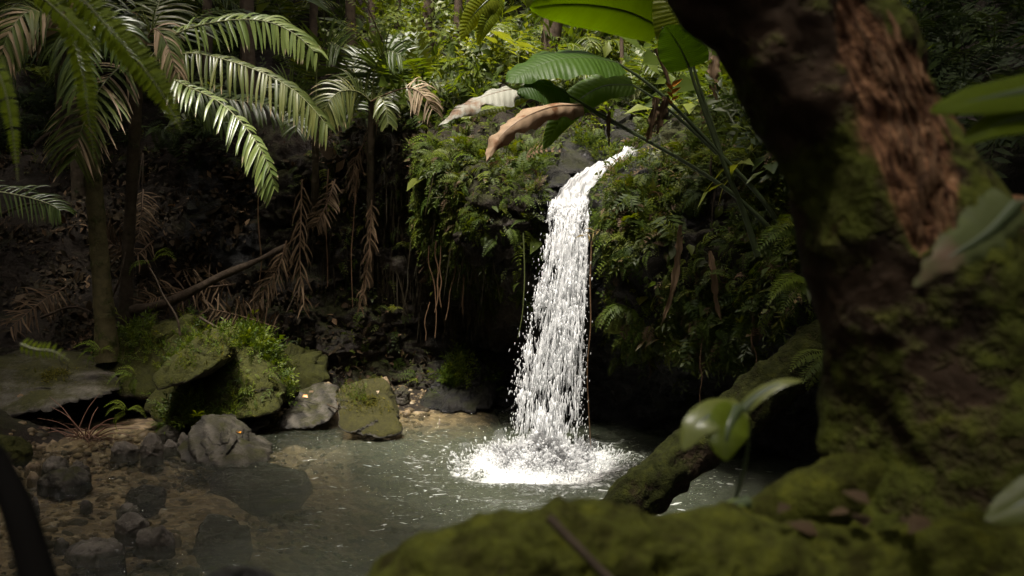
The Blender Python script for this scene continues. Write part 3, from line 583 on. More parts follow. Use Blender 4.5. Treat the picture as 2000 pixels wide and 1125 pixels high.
for i, (a, b, t, wl_, mt, lab) in enumerate(ST):
    zb = {17: .62, 18: .30, 19: .70}.get(i, -.02)
    if i in (17, 18, 19): Yb = {17: 13.75, 18: 14.2, 19: 13.9}[i]
    else: Yb = W((a + b) / 2, wl_)[1]
    r = np.random.default_rng(100 + i); L = P(a, wl_, Yb); Rr = P(b, wl_, Yb); top = P((a + b) / 2, t, Yb + .12)[2]; bot = L[2] - .12
    cx, hw = (L[0] + Rr[0]) / 2, (Rr[0] - L[0]) / 2; dep = hw * r.uniform(.7, 1.0); pts = []
    for j in range(9):
        an = j / 9 * 6.283 + r.uniform(-.25, .25); pts.append((cx + hw * math.cos(an) * 1.02, Yb + dep + dep * math.sin(an), bot)); pts.append((cx + hw * .95 * math.cos(an), Yb + dep + dep * .95 * math.sin(an), bot + (top - bot) * r.uniform(.45, .65)))
    for j in range(5):
        an = r.uniform(0, 6.283); rr = r.uniform(.1, .6); pts.append((cx + hw * rr * math.cos(an), Yb + dep * .8 + dep * rr * math.sin(an), top - r.uniform(0, .25) * (top - L[2])))
    rock(pts, 'stone', lab, M[mt], 5, .014, 50 + i, 30, .07, group='stones in the shallows and on the shore', cat='stone')
# dark rocks lying under water
for i, (a, b, t, wl_, lab) in enumerate([(240, 330, 935, 985, 'dark sunken rock showing through the shallow water'), (390, 620, 890, 960, 'broad dark rock under water at the foot of the striated rock'), (365, 500, 985, 1090, 'large sunken rock where the pool deepens at lower left'), (180, 250, 1075, 1105, 'sunken dark stone near the bottom left corner')]):
    pts = [W(a, (t + wl_) / 2, -.05), W(b, (t + wl_) / 2 - 8, -.05), W((a + b) / 2, t, -.05), W((a + b) / 2, wl_, -.06), W(a + (b - a) * .2, t + 8, -.04), W(a + (b - a) * .75, wl_ - 6, -.05), W(a + (b - a) * .4, t + 20, -.02)]
    pts = np.array(pts + [p - (0, 0, .35) for p in pts]); rock(pts, 'sunken_rock', lab, M['wet'], 4, .03, 80 + i, 10, .04)
# gravel
mb = MB(); n = 5200
x = rng.uniform(-6.2, -1.2, n * 3); y = rng.uniform(6.5, 15, n * 3)
keep = rng.random(n * 3) < np.where(y > 13.2, .9 * (x > -4), .8 * ss(-1.6, -3.3, x)); x, y = x[keep][:n], y[keep][:n]
z = groundz(x, y); p = np.stack((x, y, z), 1); sc = np.exp(rng.normal(-3.35, .45, len(x)))[:, None] * rng.uniform(.6, 1.3, (len(x), 3)) * (1, 1, .6)
d = rng.normal(0, 1, (len(x), 3)); d[:, 2] *= .2
iv = ICO[1][0]; If = ICO[1][1]
mb.inst((iv, If, np.zeros((len(iv), 3))), p, frame(d, np.array((0, 0, 1.))), sc, rng.random(len(x)))
x2 = rng.uniform(-5.4, -.3, 5000); y2 = rng.uniform(12.6, 15, 5000); z2 = groundz(x2, y2); kk = z2 > -.05
mb.inst((iv, If, np.zeros((len(iv), 3))), np.stack((x2, y2, z2), 1)[kk], frame(rng.normal(0, 1, (kk.sum(), 3)), np.array((0, 0, 1.))), np.exp(rng.normal(-4.0, .45, kk.sum()))[:, None] * (1, 1, .6), rng.random(kk.sum()))
tag(mb.build('gravel', M['pebble']), 'brown gravel and pebbles on the shallow bed and the little beach', 'gravel', kind='stuff')

# ------------------------------------------------------------------ pool
px_ = np.linspace(-8.5, 5.2, 300); py_ = np.linspace(4.2, 15.6, 300); X, Y = np.meshgrid(px_, py_, indexing='ij')
q = np.stack((X, Y, 0 * X), -1).reshape(-1, 3); dx = q[:, 0] - SPL[0]; dy = q[:, 1] - SPL[1]; rr = np.hypot(dx, dy)
wob = fbm(q * 1.1, 3, 14) * 1.2
zz = .03 * np.sin(rr * 13 + wob * 3) * np.exp(-rr / 2.0) + .014 * np.sin(rr * 6.5 + wob * 4) * np.exp(-rr / 4) + .03 * fbm(q * (3, 5, 0), 4, 61) * np.exp(-rr / 5) + .004 * fbm(q * 5, 3, 66)
q[:, 2] = zz * (1 - .75 * ss(-2.5, -4, q[:, 0]))
depth = np.clip(-groundz(q[:, 0], q[:, 1]) - .1, 0, 2) * (1 - .5 * ss(-1.2, -3.6, q[:, 0]))
foam = np.exp(-(np.hypot(dx / .86, dy / .95) / .78) ** 3) * 1.0 + .42 * np.exp(-(rr / 1.7) ** 2)
glint_amt = np.exp(-rr / 2.6) * .9 + .25 * ss(-3.2, -1.5, q[:, 0]) * ss(12.6, 11, q[:, 1])  # amount of painted glint streaks, strongest around the splash
tag(MB().add(q, grid_faces(300, 300), glint_amt, np.stack((depth, foam), 1)).build('water', M['water']), kind='structure')

# ------------------------------------------------------------------ waterfall
wf = thing('waterfall', SPL, None, None); wf['kind'] = 'structure'
# the stream over the chute
lft = PS([(1242, 278, 15.2), (1232, 302, 14.6), (1190, 332, 13.4), (1128, 360, 12.5), (1086, 392, 12.12), (1072, 415, 11.98), (1066, 440, 11.95)]); rgt = PS([(1272, 276, 15.2), (1262, 302, 14.5), (1236, 326, 13.3), (1192, 352, 12.35), (1152, 385, 12.0), (1149, 410, 11.9), (1147, 435, 11.88)])
a = catm(lft, 110); b = catm(rgt, 110); t = np.linspace(0, 1, 34); sh = a[:, None] * (1 - t)[None, :, None] + b[:, None] * t[None, :, None]
sh[:, :, 2] += .07 * np.sin(np.pi * t)[None] + np.interp(np.arange(110), (0, 60, 80, 109), (.14, .12, .06, .05))[:, None]
q = sh.reshape(-1, 3); sh = (q + nrm(np.array((0, -.6, 1.))) * (fbm(q * (9, 3, 3), 4, 5) * .09 + fbm(q * (22, 9, 9), 3, 6) * .05)[:, None]).reshape(110, 34, 3)
gi, gj = np.meshgrid(np.arange(110), np.arange(34), indexing='ij'); gq = np.stack((gj * .55, gi * .11, 0 * gi), -1).reshape(-1, 3)
thin = np.clip(.60 + .75 * fbm(gq, 4, 44) + .25 * ss(70, 109, gi.ravel()) - .35 * ss(.55, 1, np.abs(gj.ravel() / 16.5 - 1)), .10, .95)     # streaks of thin, clear water between the white
MB().add(sh.reshape(-1, 3), grid_faces(110, 34), thin).build('stream', M['white'], wf)
# falling strands and drops: paths leave the lip, fan out a little and fall free
def fallpos(s, u, lag):
    """s across 0..1, u down 0..1; lag = forward throw"""
    A = a[84] * (1 - s)[:, None] + b[84] * s[:, None]
    zl = A[:, 2] + .05; z = zl * (1 - u); tm = np.sqrt(np.clip(2 * (zl - z) / 9.8, 0, None))
    left = P(1014, 800, 11.5)[0]; right = P(1132, 800, 11.5)[0]
    spread = ss(0, .9, u) ** .8
    x = A[:, 0] * (1 - spread) + (left + (right - left) * s) * spread; y = A[:, 1] - .55 * u ** .6 - lag * tm
    return np.stack((x, y, z), 1)
mb = MB(); K = 170; m_ = 24
u0 = rng.random(K) ** 1.3; s0 = np.clip(rng.normal(.47, .30, K), .02, .98); lg0 = rng.normal(0, .10, K); big = np.exp(rng.normal(0, .35, K)) * (.75 + .45 * u0)
rr_ = rng.random((K, m_)); tail = rr_ ** 1.3 * .30 * big[:, None]                                   # metres up from the head of the clump
sx = rng.normal(0, 1, (K, m_)) * (.010 + .06 * rr_ * (1 - rr_)) * big[:, None] / .72
u = np.clip((u0[:, None] * 3.3 - tail) / 3.3, 0.0, 1).ravel(); s = (s0[:, None] + sx).ravel(); lagn = (lg0[:, None] + rng.normal(0, .03, (K, m_))).ravel()
nb = 1500; ub = rng.random(nb) ** 1.8; u = np.append(u, ub); s = np.append(s, rng.uniform(.02, .98, nb)); lagn = np.append(lagn, rng.normal(0, .1, nb))
pp = fallpos(s, u, lagn) + rng.normal(0, .012, (len(u), 3)); n = len(u); uu = u
d = np.stack((rng.normal(-.05, .12, n), rng.normal(-.05, .1, n), -np.ones(n)), 1)
ln = np.exp(rng.normal(-3.05, .5, n)) * (.6 + .7 * uu); wd = np.exp(rng.normal(-5.0, .4, n)); wd[-nb:] *= .8
T1 = (ICO[1][0] * np.array((1, 1, 1)), ICO[1][1], np.zeros((len(ICO[1][0]), 3)))
mb.inst(T1, pp, frame(d, np.array((0, -1., 0))), np.stack((wd, ln, wd), 1), np.clip(rng.normal(.5, .2, n), .12, .9))
mb.build('falling_water', M['white'], wf)['kind'] = 'stuff'
mb = MB()
for k in range(760):
    ua = rng.random() ** 1.25 * .96; sc_ = float(np.clip(rng.normal(.47, .28), .02, .98)); Lu = rng.uniform(.04, .17) * (1.25 - .5 * ua); lg = rng.normal(0, .1)
    if vnoise(np.array([[sc_ * 7, ua * 4, 1.5]]), 3)[0] < -.25 + .3 * (ua > .4): continue
    tt = np.linspace(0, 1, 12); w_ = np.cumsum(rng.normal(0, .006, 12)); pth = fallpos(sc_ + w_, np.minimum(ua + Lu * tt, 1), np.full(12, lg)); pth += rng.normal(0, .004, (12, 3))
    rd = math.exp(rng.normal(-4.5, .4)) * (1.15 - .45 * ua) * np.sin(np.pi * (.06 + .9 * tt ** 1.5)) * (1 + rng.normal(0, .3, 12)); tube(mb, pth, np.maximum(rd, .001), 6, rnd=float(np.clip(rng.normal(.55, .18), .2, .9)))
mb.build('water_strands', M['white'], wf)['kind'] = 'stuff'
# stray drops round the column
n = 800; mb = MB(); s = np.where(rng.random(n) < .62, rng.normal(-.02, .10, n), rng.normal(1.0, .06, n)); u = rng.random(n) ** .6; pp = fallpos(s, u, rng.normal(0, .15, n))
wd = np.exp(rng.normal(-5.35, .35, n)); mb.inst(T1, pp, frame(np.stack((rng.normal(-.1, .2, n), 0 * wd, -1 + 0 * wd), 1), np.array((0, -1., 0))), np.stack((wd, wd * rng.uniform(1.5, 4, n), wd), 1), rng.uniform(.3, .8, n))
mb.build('stray_drops', M['white'], wf)['kind'] = 'stuff'
# splash: foam heap and spray leaping from it
n = 12000; mb = MB(); r0 = np.abs(rng.normal(0, .36, n)); an = rng.uniform(0, 6.283, n); hz = np.abs(rng.normal(0, .10, n)) * np.exp(-(r0 / .6) ** 2) + .008
pp = np.stack((SPL[0] + r0 * np.cos(an) * 1.15, SPL[1] + r0 * np.sin(an) * .95, hz), 1); wd = np.exp(rng.normal(-4.6, .45, n)) * (1 - .5 * ss(.3, 1, r0))
mb.inst(T1, pp, frame(rng.normal(0, 1, (n, 3)), np.array((0, 0, 1.))), np.stack((wd, wd * 1.4, wd * .8), 1), np.clip(rng.normal(.38, .18, n), .06, .8))
n = 1800; r0 = rng.uniform(.2, 1.0, n); an = rng.uniform(0, 6.283, n); hz = np.abs(rng.normal(0, .17, n)) * (1.15 - r0)
pp = np.stack((SPL[0] + r0 * np.cos(an) * 1.1, SPL[1] + r0 * np.sin(an), hz + .01), 1); wd = np.exp(rng.normal(-5.1, .35, n)); dd = np.stack((np.cos(an) * .5, np.sin(an) * .5, np.ones(n)), 1)
mb.inst(T1, pp, frame(dd, np.array((0, -1., .1))), np.stack((wd, wd * rng.uniform(1, 3.5, n), wd), 1), rng.uniform(.3, .8, n))
n = 420; r0 = np.abs(rng.normal(0, .34, n)); an = rng.uniform(0, 6.283, n); pp = np.stack((SPL[0] + r0 * np.cos(an) * 1.2, SPL[1] + r0 * np.sin(an) * .9, .03 + np.abs(rng.normal(0, .13, n)) * np.exp(-r0)), 1); wd = rng.uniform(.03, .09, n)
mb.inst((ICO[2][0], ICO[2][1], np.zeros((len(ICO[2][0]), 3))), pp, frame(rng.normal(0, 1, (n, 3)), np.array((0, 0, 1.))), np.stack((wd, wd, wd), 1), rng.uniform(.02, .06, n))
mb.build('splash', M['white'], wf)['kind'] = 'stuff'

# ------------------------------------------------------------------ palms
def frond(parent, pts, mat, rmat, n=40, L=.42, wid=.026, up=(0, -.35, 1), droop=.9, fwd=.45, lift=.0, sides=(-1, 1), separate=True, start=.12, rad=.014, seed=0, sidelen=(1, 1), name='frond', gap=.08, tipk=.35, twist=0, jit=.05):
    r = np.random.default_rng(seed); c = catm(np.asarray(pts, float), 60); T = nrm(np.gradient(c, axis=0))
    mb = MB(); tube(mb, c[::3], np.linspace(rad, rad * .25, 20), 6, rnd=.4)
    if separate: ra = mb.build(name, rmat, parent)
    else: mbl = MB()
    for k in range(n):
        t = start + (1 - start) * (k + .5) / n; i = min(int(t * 59), 59); p, tg = c[i], T[i]
        upv = np.array(up, float); S_ = nrm(np.cross(tg, upv)); Nn = np.cross(S_, tg)
        for sd_i, sg in enumerate(sides):
            if r.random() < gap: continue
            l = L * (tipk + (1 - tipk) * math.sin(math.pi * min(1, .12 + .80 * t)) ** .7) * r.uniform(.88, 1.08) * sidelen[sd_i]
            fw = fwd + .5 * t ** 2 + r.normal(0, .05); d = nrm(S_ * sg + tg * (fw + r.normal(0, jit * 1.5)) + Nn * (lift + r.normal(0, .05 + jit)))
            m_ = 6; pt = p.copy(); V = []; wn_ = wid * r.uniform(.85, 1.1)
            for j in range(m_ + 1):
                a_ = j / m_; ww = wn_ * (math.sin(math.pi * (.10 + .9 * a_) ** .8) ** .6 if j < m_ else .03); wv = nrm(np.cross(d, Nn + .001)); 
                V += [pt - wv * ww + Nn * ww * .35, pt, pt + wv * ww + Nn * ww * .35]
                d = nrm(d + np.array((0, 0, -1.)) * droop / m_ * (0.5 + a_) + r.normal(0, jit * .7 + .006, 3)); pt = pt + d * l / m_
            F = []
            for j in range(m_): b_ = 3 * j; F += [(b_, b_ + 1, b_ + 4, b_ + 3), (b_ + 1, b_ + 2, b_ + 5, b_ + 4)]
            uv = np.stack((np.repeat(np.linspace(0, 1, m_ + 1), 3), np.tile((-1., 0, 1), m_ + 1)), 1); rv = r.random()
            if separate: MB().add(np.array(V), np.array(F), rv, uv).build('leaflet', mat, ra)
            else: mbl.add(np.array(V), np.array(F), rv, uv)
    if not separate:
        ra = mbl.build(name, mat, parent); mb.build('rachis', rmat, ra)
    return ra
def palm_trunk(parent, pts, rads, mat, rings=26, name='trunk', seed=0):
    c = catm(pts, 160); r = catm(np.array(rads)[:, None], 160)[:, 0]; t = np.linspace(0, rings, 160); fr_ = t - np.floor(t)
    r = r * (1 + .05 * np.exp(-((fr_ - .1) / .12) ** 2) + .02 * np.sin(t * 1.7)); mb = MB(); tube(mb, c, r, 20, noise=.012, ns=7, seed=seed); return mb.build(name, mat, parent)
def roots(parent, base, n, rad, h, mat, seed):
    r = np.random.default_rng(seed)
    for k in range(n):
        an = k / n * 6.283 + r.uniform(-.15, .15); d = np.array((math.cos(an), math.sin(an), 0)); mb = MB()
        tube(mb, np.array((base + d * rad * .7 + (0, 0, h), base + d * rad * 1.1 + (0, 0, h * .5), base + d * rad * 1.9 - (0, 0, .1))), np.array((.012, .014, .012)), 6, 8); mb.build('root', mat, parent)
Yb = 14.3
B = thing('palm_tree', P(246, 632, 14.9), 'tall palm with the long bright drooping fronds over the left bank', 'palm tree')
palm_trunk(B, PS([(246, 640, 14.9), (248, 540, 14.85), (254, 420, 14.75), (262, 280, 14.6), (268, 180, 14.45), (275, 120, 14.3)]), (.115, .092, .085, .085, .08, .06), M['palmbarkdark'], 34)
frond(B, PS([(290, 118, 14.3), (345, 66, 14.15), (430, 42, 14.0), (510, 40, 13.9), (572, 64, 13.8), (622, 108, 13.7)]), M['palmpale'], M['rachis'], 36, .46, .022, (0, -.9, .45), 1.5, .35, -.35, seed=1, start=.16)
frond(B, PS([(292, 122, 14.3), (370, 104, 14.1), (450, 120, 13.9), (530, 150, 13.7), (590, 190, 13.6), (642, 248, 13.5)]), M['palm'], M['rachis'], 44, .60, .022, (0, -.75, .65), 1.5, .5, -.2, seed=2, sidelen=(.55, 1))
frond(B, PS([(290, 130, 14.2), (360, 166, 13.9), (432, 202, 13.6), (490, 262, 13.4), (524, 322, 13.3), (536, 368, 13.3)]), M['palmpale'], M['rachis'], 38, .52, .022, (.4, -.7, .6), .8, .55, .0, seed=3, sidelen=(.35, 1))
frond(B, PS([(268, 128, 14.2), (234, 132, 14.0), (196, 172, 13.7), (172, 220, 13.5), (154, 270, 13.4), (146, 312, 13.4)]), M['palmmix'], M['rachis'], 40, .78, .018, (-.2, -.9, .35), 1.0, .35, .1, seed=4)
frond(B, PS([(276, 118, 14.3), (296, 60, 14.2), (318, 70, 14.1), (338, 120, 14.0), (352, 178, 14.0)]), M['palmmix'], M['rachisdry'], 36, .42, .018, (.2, -.9, .3), 1.6, .8, 0, seed=5)
frond(B, PS([(274, 118, 14.4), (240, 60, 14.5), (200, 20, 14.6), (150, 0, 14.7), (110, 10, 14.8)]), M['palm'], M['rachis'], 34, .6, .026, (0, -.5, .8), 1.2, .5, 0, seed=6, separate=False)
frond(B, PS([(278, 118, 14.5), (300, 40, 14.9), (320, -20, 15.3), (350, -80, 15.7)]), M['palm'], M['rachis'], 34, .6, .026, (0, -.8, .3), .8, .5, 0, seed=7, separate=False)
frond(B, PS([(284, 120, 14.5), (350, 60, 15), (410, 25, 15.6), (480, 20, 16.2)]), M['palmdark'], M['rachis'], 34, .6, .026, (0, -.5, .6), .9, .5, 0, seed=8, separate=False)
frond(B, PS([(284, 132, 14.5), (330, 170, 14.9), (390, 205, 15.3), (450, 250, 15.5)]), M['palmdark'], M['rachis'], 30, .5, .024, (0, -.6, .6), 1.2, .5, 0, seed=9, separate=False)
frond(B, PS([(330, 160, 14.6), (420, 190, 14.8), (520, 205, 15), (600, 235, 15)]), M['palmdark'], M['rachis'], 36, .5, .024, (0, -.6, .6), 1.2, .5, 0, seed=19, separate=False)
A = thing('palm_tree', P(206, 645, 13.9), 'palm with the thick pale ringed trunk rising behind the mossy mound', 'palm tree')
palm_trunk(A, PS([(210, 705, 13.9), (203, 600, 13.9), (192, 470, 13.9), (182, 350, 13.9), (174, 260, 13.9), (160, 150, 13.9), (152, 95, 13.9)]), (.17, .135, .122, .116, .112, .108, .08), M['palmbark'], 30, seed=3)
frond(A, PS([(150, 92, 13.9), (110, 40, 13.7), (60, 22, 13.4), (20, 60, 13.2), (0, 120, 13.1)]), M['palmmix'], M['rachis'], 36, .68, .026, (-.2, -.8, .4), 1.5, .4, 0, seed=10)
frond(A, PS([(150, 92, 13.9), (100, 70, 14.1), (50, 80, 14.3), (10, 130, 14.4), (-20, 190, 14.4)]), M['palmdark'], M['rachis'], 32, .6, .026, (0, -.7, .6), 1.4, .4, 0, seed=11, separate=False)
frond(A, PS([(152, 92, 13.9), (170, 20, 14.1), (200, -30, 14.3), (240, -60, 14.5)]), M['palmdark'], M['rachis'], 30, .6, .026, (0, -.7, .6), 1.1, .4, 0, seed=12, separate=False)
frond(A, PS([(150, 95, 13.8), (130, 60, 13.5), (135, 70, 13.2), (145, 120, 13.0), (150, 180, 12.9)]), M['palmdark'], M['rachis'], 30, .6, .026, (0, -.9, .3), 1.5, .5, 0, seed=13, separate=False)
frond(A, PS([(152, 92, 13.9), (190, 50, 13.7), (230, 60, 13.5), (255, 110, 13.4)]), M['palmdark'], M['rachis'], 28, .5, .024, (0, -.8, .4), 1.4, .4, 0, seed=14, separate=False)
for (nm, pts, rads, lab, sd_) in (('palm_tree', [(162, 560, 16.9), (160, 500, 16.9), (156, 400, 16.9), (152, 280, 16.9), (148, 120, 16.9), (140, -120, 16.9)], (.22, .15, .13, .13, .13, .12), 'dark palm trunk on stilt roots behind the pale ringed palm', 21),
                              ('palm_tree', [(132, 400, 17.9), (131, 370, 17.9), (128, 300, 17.9), (124, 150, 17.9), (120, -100, 17.9)], (.24, .17, .15, .14, .13), 'shaded palm trunk at left, farthest up the dark bank', 22)):
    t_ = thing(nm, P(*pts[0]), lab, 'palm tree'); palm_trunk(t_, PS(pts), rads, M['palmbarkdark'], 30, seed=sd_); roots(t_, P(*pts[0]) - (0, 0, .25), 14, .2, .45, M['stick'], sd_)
    tp = P(*pts[-1]); r = np.random.default_rng(sd_)
    for k in range(7):
        an = k / 7 * 6.283 + r.uniform(-.2, .2); dv = np.array((math.cos(an), math.sin(an), 0)); frond(t_, np.array((tp, tp + dv * .5 + (0, 0, .5), tp + dv * 1.2 + (0, 0, .5), tp + dv * 2.0 - (0, 0, .3))), M['palmdark'], M['rachis'], 20, .6, .03, (0, 0, 1), 1, .4, 0, seed=sd_ * 10 + k, separate=False)
E = thing('palm_tree', P(615, 430, 15.2), 'young palm with upright dark fronds on top of the middle cliff', 'palm tree')
palm_trunk(E, PS([(614, 440, 15.25), (616, 350, 15.0), (617, 270, 14.9), (617, 235, 14.9)]), (.06, .055, .05, .04), M['palmbarkdark'], 16)
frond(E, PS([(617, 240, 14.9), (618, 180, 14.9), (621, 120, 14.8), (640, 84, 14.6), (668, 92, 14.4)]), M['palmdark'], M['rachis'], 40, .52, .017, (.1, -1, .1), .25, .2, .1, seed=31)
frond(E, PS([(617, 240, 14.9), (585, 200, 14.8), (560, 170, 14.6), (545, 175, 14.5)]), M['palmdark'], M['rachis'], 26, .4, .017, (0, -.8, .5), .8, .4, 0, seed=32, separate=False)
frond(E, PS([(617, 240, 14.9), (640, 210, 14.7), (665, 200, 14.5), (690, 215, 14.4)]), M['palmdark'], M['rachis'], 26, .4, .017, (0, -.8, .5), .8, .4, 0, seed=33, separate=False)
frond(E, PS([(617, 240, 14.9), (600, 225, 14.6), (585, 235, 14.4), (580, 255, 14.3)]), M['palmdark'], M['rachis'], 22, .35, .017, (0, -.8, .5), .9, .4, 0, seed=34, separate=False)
Fp = thing('palm_tree', P(722, 590, 15.1), 'young palm with a fan of pale drooping leaflets right of the upright fronds', 'palm tree')
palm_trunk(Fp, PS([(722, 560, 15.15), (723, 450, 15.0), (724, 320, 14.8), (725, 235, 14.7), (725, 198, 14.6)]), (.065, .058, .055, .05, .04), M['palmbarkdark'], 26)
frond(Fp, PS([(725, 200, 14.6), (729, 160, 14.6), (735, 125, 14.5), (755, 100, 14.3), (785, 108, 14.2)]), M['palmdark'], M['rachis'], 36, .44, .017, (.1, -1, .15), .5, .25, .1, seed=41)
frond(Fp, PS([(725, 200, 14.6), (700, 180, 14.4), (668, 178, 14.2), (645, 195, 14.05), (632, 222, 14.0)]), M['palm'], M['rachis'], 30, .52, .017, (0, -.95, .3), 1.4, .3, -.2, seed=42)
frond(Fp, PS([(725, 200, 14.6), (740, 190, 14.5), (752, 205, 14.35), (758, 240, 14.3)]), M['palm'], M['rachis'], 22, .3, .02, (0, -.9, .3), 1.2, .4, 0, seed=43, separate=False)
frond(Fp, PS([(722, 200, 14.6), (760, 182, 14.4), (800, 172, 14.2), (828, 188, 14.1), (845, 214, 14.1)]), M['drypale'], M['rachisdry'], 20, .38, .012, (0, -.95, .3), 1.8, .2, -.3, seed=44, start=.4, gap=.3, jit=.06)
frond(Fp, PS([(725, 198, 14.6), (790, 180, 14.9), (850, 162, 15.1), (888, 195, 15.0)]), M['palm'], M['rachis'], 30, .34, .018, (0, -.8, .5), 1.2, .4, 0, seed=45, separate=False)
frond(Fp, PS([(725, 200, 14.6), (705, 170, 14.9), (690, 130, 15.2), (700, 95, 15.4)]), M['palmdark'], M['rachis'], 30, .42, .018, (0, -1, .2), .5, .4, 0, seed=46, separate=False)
# a frond reaching in from the left edge
t_ = thing('palm_frond', P(-90, 372, 12.5), 'palm frond tip reaching in from the left edge across the dark bank', 'palm frond'); frond(t_, PS([(-120, 385, 12.5), (-40, 372, 12.5), (40, 382, 12.5), (90, 396, 12.5), (120, 412, 12.5)]), M['palmdark'], M['rachis'], 24, .34, .012, (0, -.9, .4), 1.3, .5, -.1, seed=51)
# dead fronds hanging on the cliff and lying on the bank
DF = [([(590, 350, 15.0), (588, 430, 14.9), (586, 510, 14.85), (592, 600, 14.8)], .42, 1.3, 1.4, 'large brown dead frond hanging straight down the middle cliff', 61),
      ([(655, 350, 15.0), (640, 395, 14.9), (625, 425, 14.85), (618, 440, 14.85)], .30, .6, .7, 'brown dead frond with stiff leaflets splayed beside the hanging frond', 62),
      ([(726, 390, 14.8), (724, 450, 14.75), (718, 520, 14.7), (704, 600, 14.7)], .26, 1.4, 1.5, 'narrow brown dead frond hanging under the fan palm', 63),
      ([(300, 470, 15.3), (260, 500, 15.0), (225, 480, 14.9), (200, 455, 14.9)], .42, .4, .5, 'brown dead frond leaning behind the pale ringed trunk', 64),
      ([(460, 555, 15.0), (400, 562, 14.9), (330, 575, 14.7), (280, 590, 14.6)], .38, .3, .8, 'brown dead frond lying on the bank above the mossy boulder', 65),
      ([(280, 370, 16.2), (276, 420, 15.9), (270, 470, 15.7)], .40, .4, .8, 'dry frond caught between the two palm trunks on the bank', 66),
      ([(560, 470, 14.95), (545, 520, 14.9), (520, 560, 14.9), (505, 600, 14.85)], .36, 1.0, 1.0, 'broken brown frond spread left of the hanging dead frond', 67),
      ([(790, 150, 15.2), (700, 300, 15.1), (690, 380, 15.0)], .3, 1.2, 1.4, 'faded dead frond trailing down behind the fan palm', 68),
      ([(130, 560, 14.9), (80, 590, 14.6), (20, 640, 14.2)], .4, .4, .6, 'dead frond half buried in leaf litter at the far left', 69),
      ([(540, 640, 14.8), (480, 620, 14.6), (400, 600, 14.4)], .36, .3, .6, 'dead frond slumped on the litter behind the largest boulder', 70)]
for pts, L, fw, dr, lab, sd_ in DF:
    t_ = thing('dead_palm_frond', P(*pts[0]), lab, 'dead frond', 'dead palm fronds on the bank and cliff'); frond(t_, PS(pts), M['dry'], M['rachisdry'], 30, L, .012, (0, -1, .2), dr, fw, .05, seed=sd_, separate=False, start=.05, gap=.22, jit=.16)

# ------------------------------------------------------------------ forest trees behind and the unseen canopy added to shade the banks
kx_, ky_ = sv[0] / sv[2], sv[1] / sv[2]
def gap(x, y, z):
    # where the sunbeam through (x, y, z) comes down at 3 m height: holes cut to let sun onto pool, palms, stream, broad leaves, near fern and root
    hx, hy = x - (z - 3) * kx_, y - (z - 3) * ky_; wb = fbm(np.stack((x, y, z * 0), 1) * .6, 3, 91) * .8
    g = (hy > 10.2 + wb) & (hy < 27) & (hx > np.interp(hy, (10, 12.4, 14.4, 15.4, 24), (-2.6, -5.2, -5.0, -1.9, -2.4)) + wb) & (hx < np.interp(hy, (9, 11.5, 13, 22), (1.2, 1.5, 3.6, 5.0)) + wb)
    return g | (np.hypot((hx - .2) / 1.9, (hy - 9.0) / 1.6) < 1) | (np.hypot((hx + 1.15) / .9, (hy - 2.5) / .9) < 1) | (np.hypot((hx - .25) / .65, (hy - 1.45) / .5) < 1)
def ground_at(x, y, lo=0.0):
    d = (S[:, :, 0] - x) ** 2 + (S[:, :, 1] - y) ** 2; i = np.unravel_index(np.argmin(d), d.shape); return S[i][2]
def tree(px, py, Y, wpx, h, lab, lean=0, mat='treebark', crown=2.2, nleaf=900, seed=0, cmat='forest', ivy=0):
    b = P(px, py, Y); r = np.random.default_rng(seed); rad = wpx / FPX * Y / 2
    t_ = thing('tree', b, lab, 'tree', 'forest trees on the slope above the falls')
    pts = np.array([b + (lean * k * h / 5 + r.normal(0, .04), r.normal(0, .04), -.5 + k * (h + .5) / 5) for k in range(6)]); mb = MB()
    tube(mb, pts, np.linspace(rad * 1.15, rad * .6, 6), 12, 40, noise=rad * .25, ns=3, seed=seed); tr_ = mb.build('trunk', M[mat], t_)
    for k in range(5):
        an = r.uniform(0, 6.283); s0 = pts[4] + (0, 0, r.uniform(-.5, .8)); dv = np.array((math.cos(an), math.sin(an), .5)) * crown * .6; mb = MB(); tube(mb, np.array((s0, s0 + dv * .5 + (0, 0, .1), s0 + dv)), np.array((rad * .4, rad * .3, rad * .1)), 6, 8); mb.build('limb', M[mat], tr_)
    n = nleaf; c = pts[-1]; u_ = nrm(r.normal(0, 1, (n, 3))); rr_ = crown * (.35 + .65 * r.random((n, 1)) ** .5) * (1 + .35 * vnoise(u_ * 2.5 + seed, seed)[:, None]); pp = c + u_ * rr_ * (1, 1, .55) + (0, 0, crown * .2)
    pp = pp[~gap(pp[:, 0], pp[:, 1], pp[:, 2])]; n = len(pp)
    if n < 40: pp = c + nrm(r.normal(0, 1, (60, 3))) * crown * .5; n = 60
    mb = MB(); mb.inst(SPRIGS[seed % 4], pp, frame(r.normal(0, 1, (n, 3)), np.array((0, 0, 1.)) + r.normal(0, .3, (n, 3))), r.uniform(.4, .75, n), r.random(n)); mb.build('crown', M[cmat], t_)
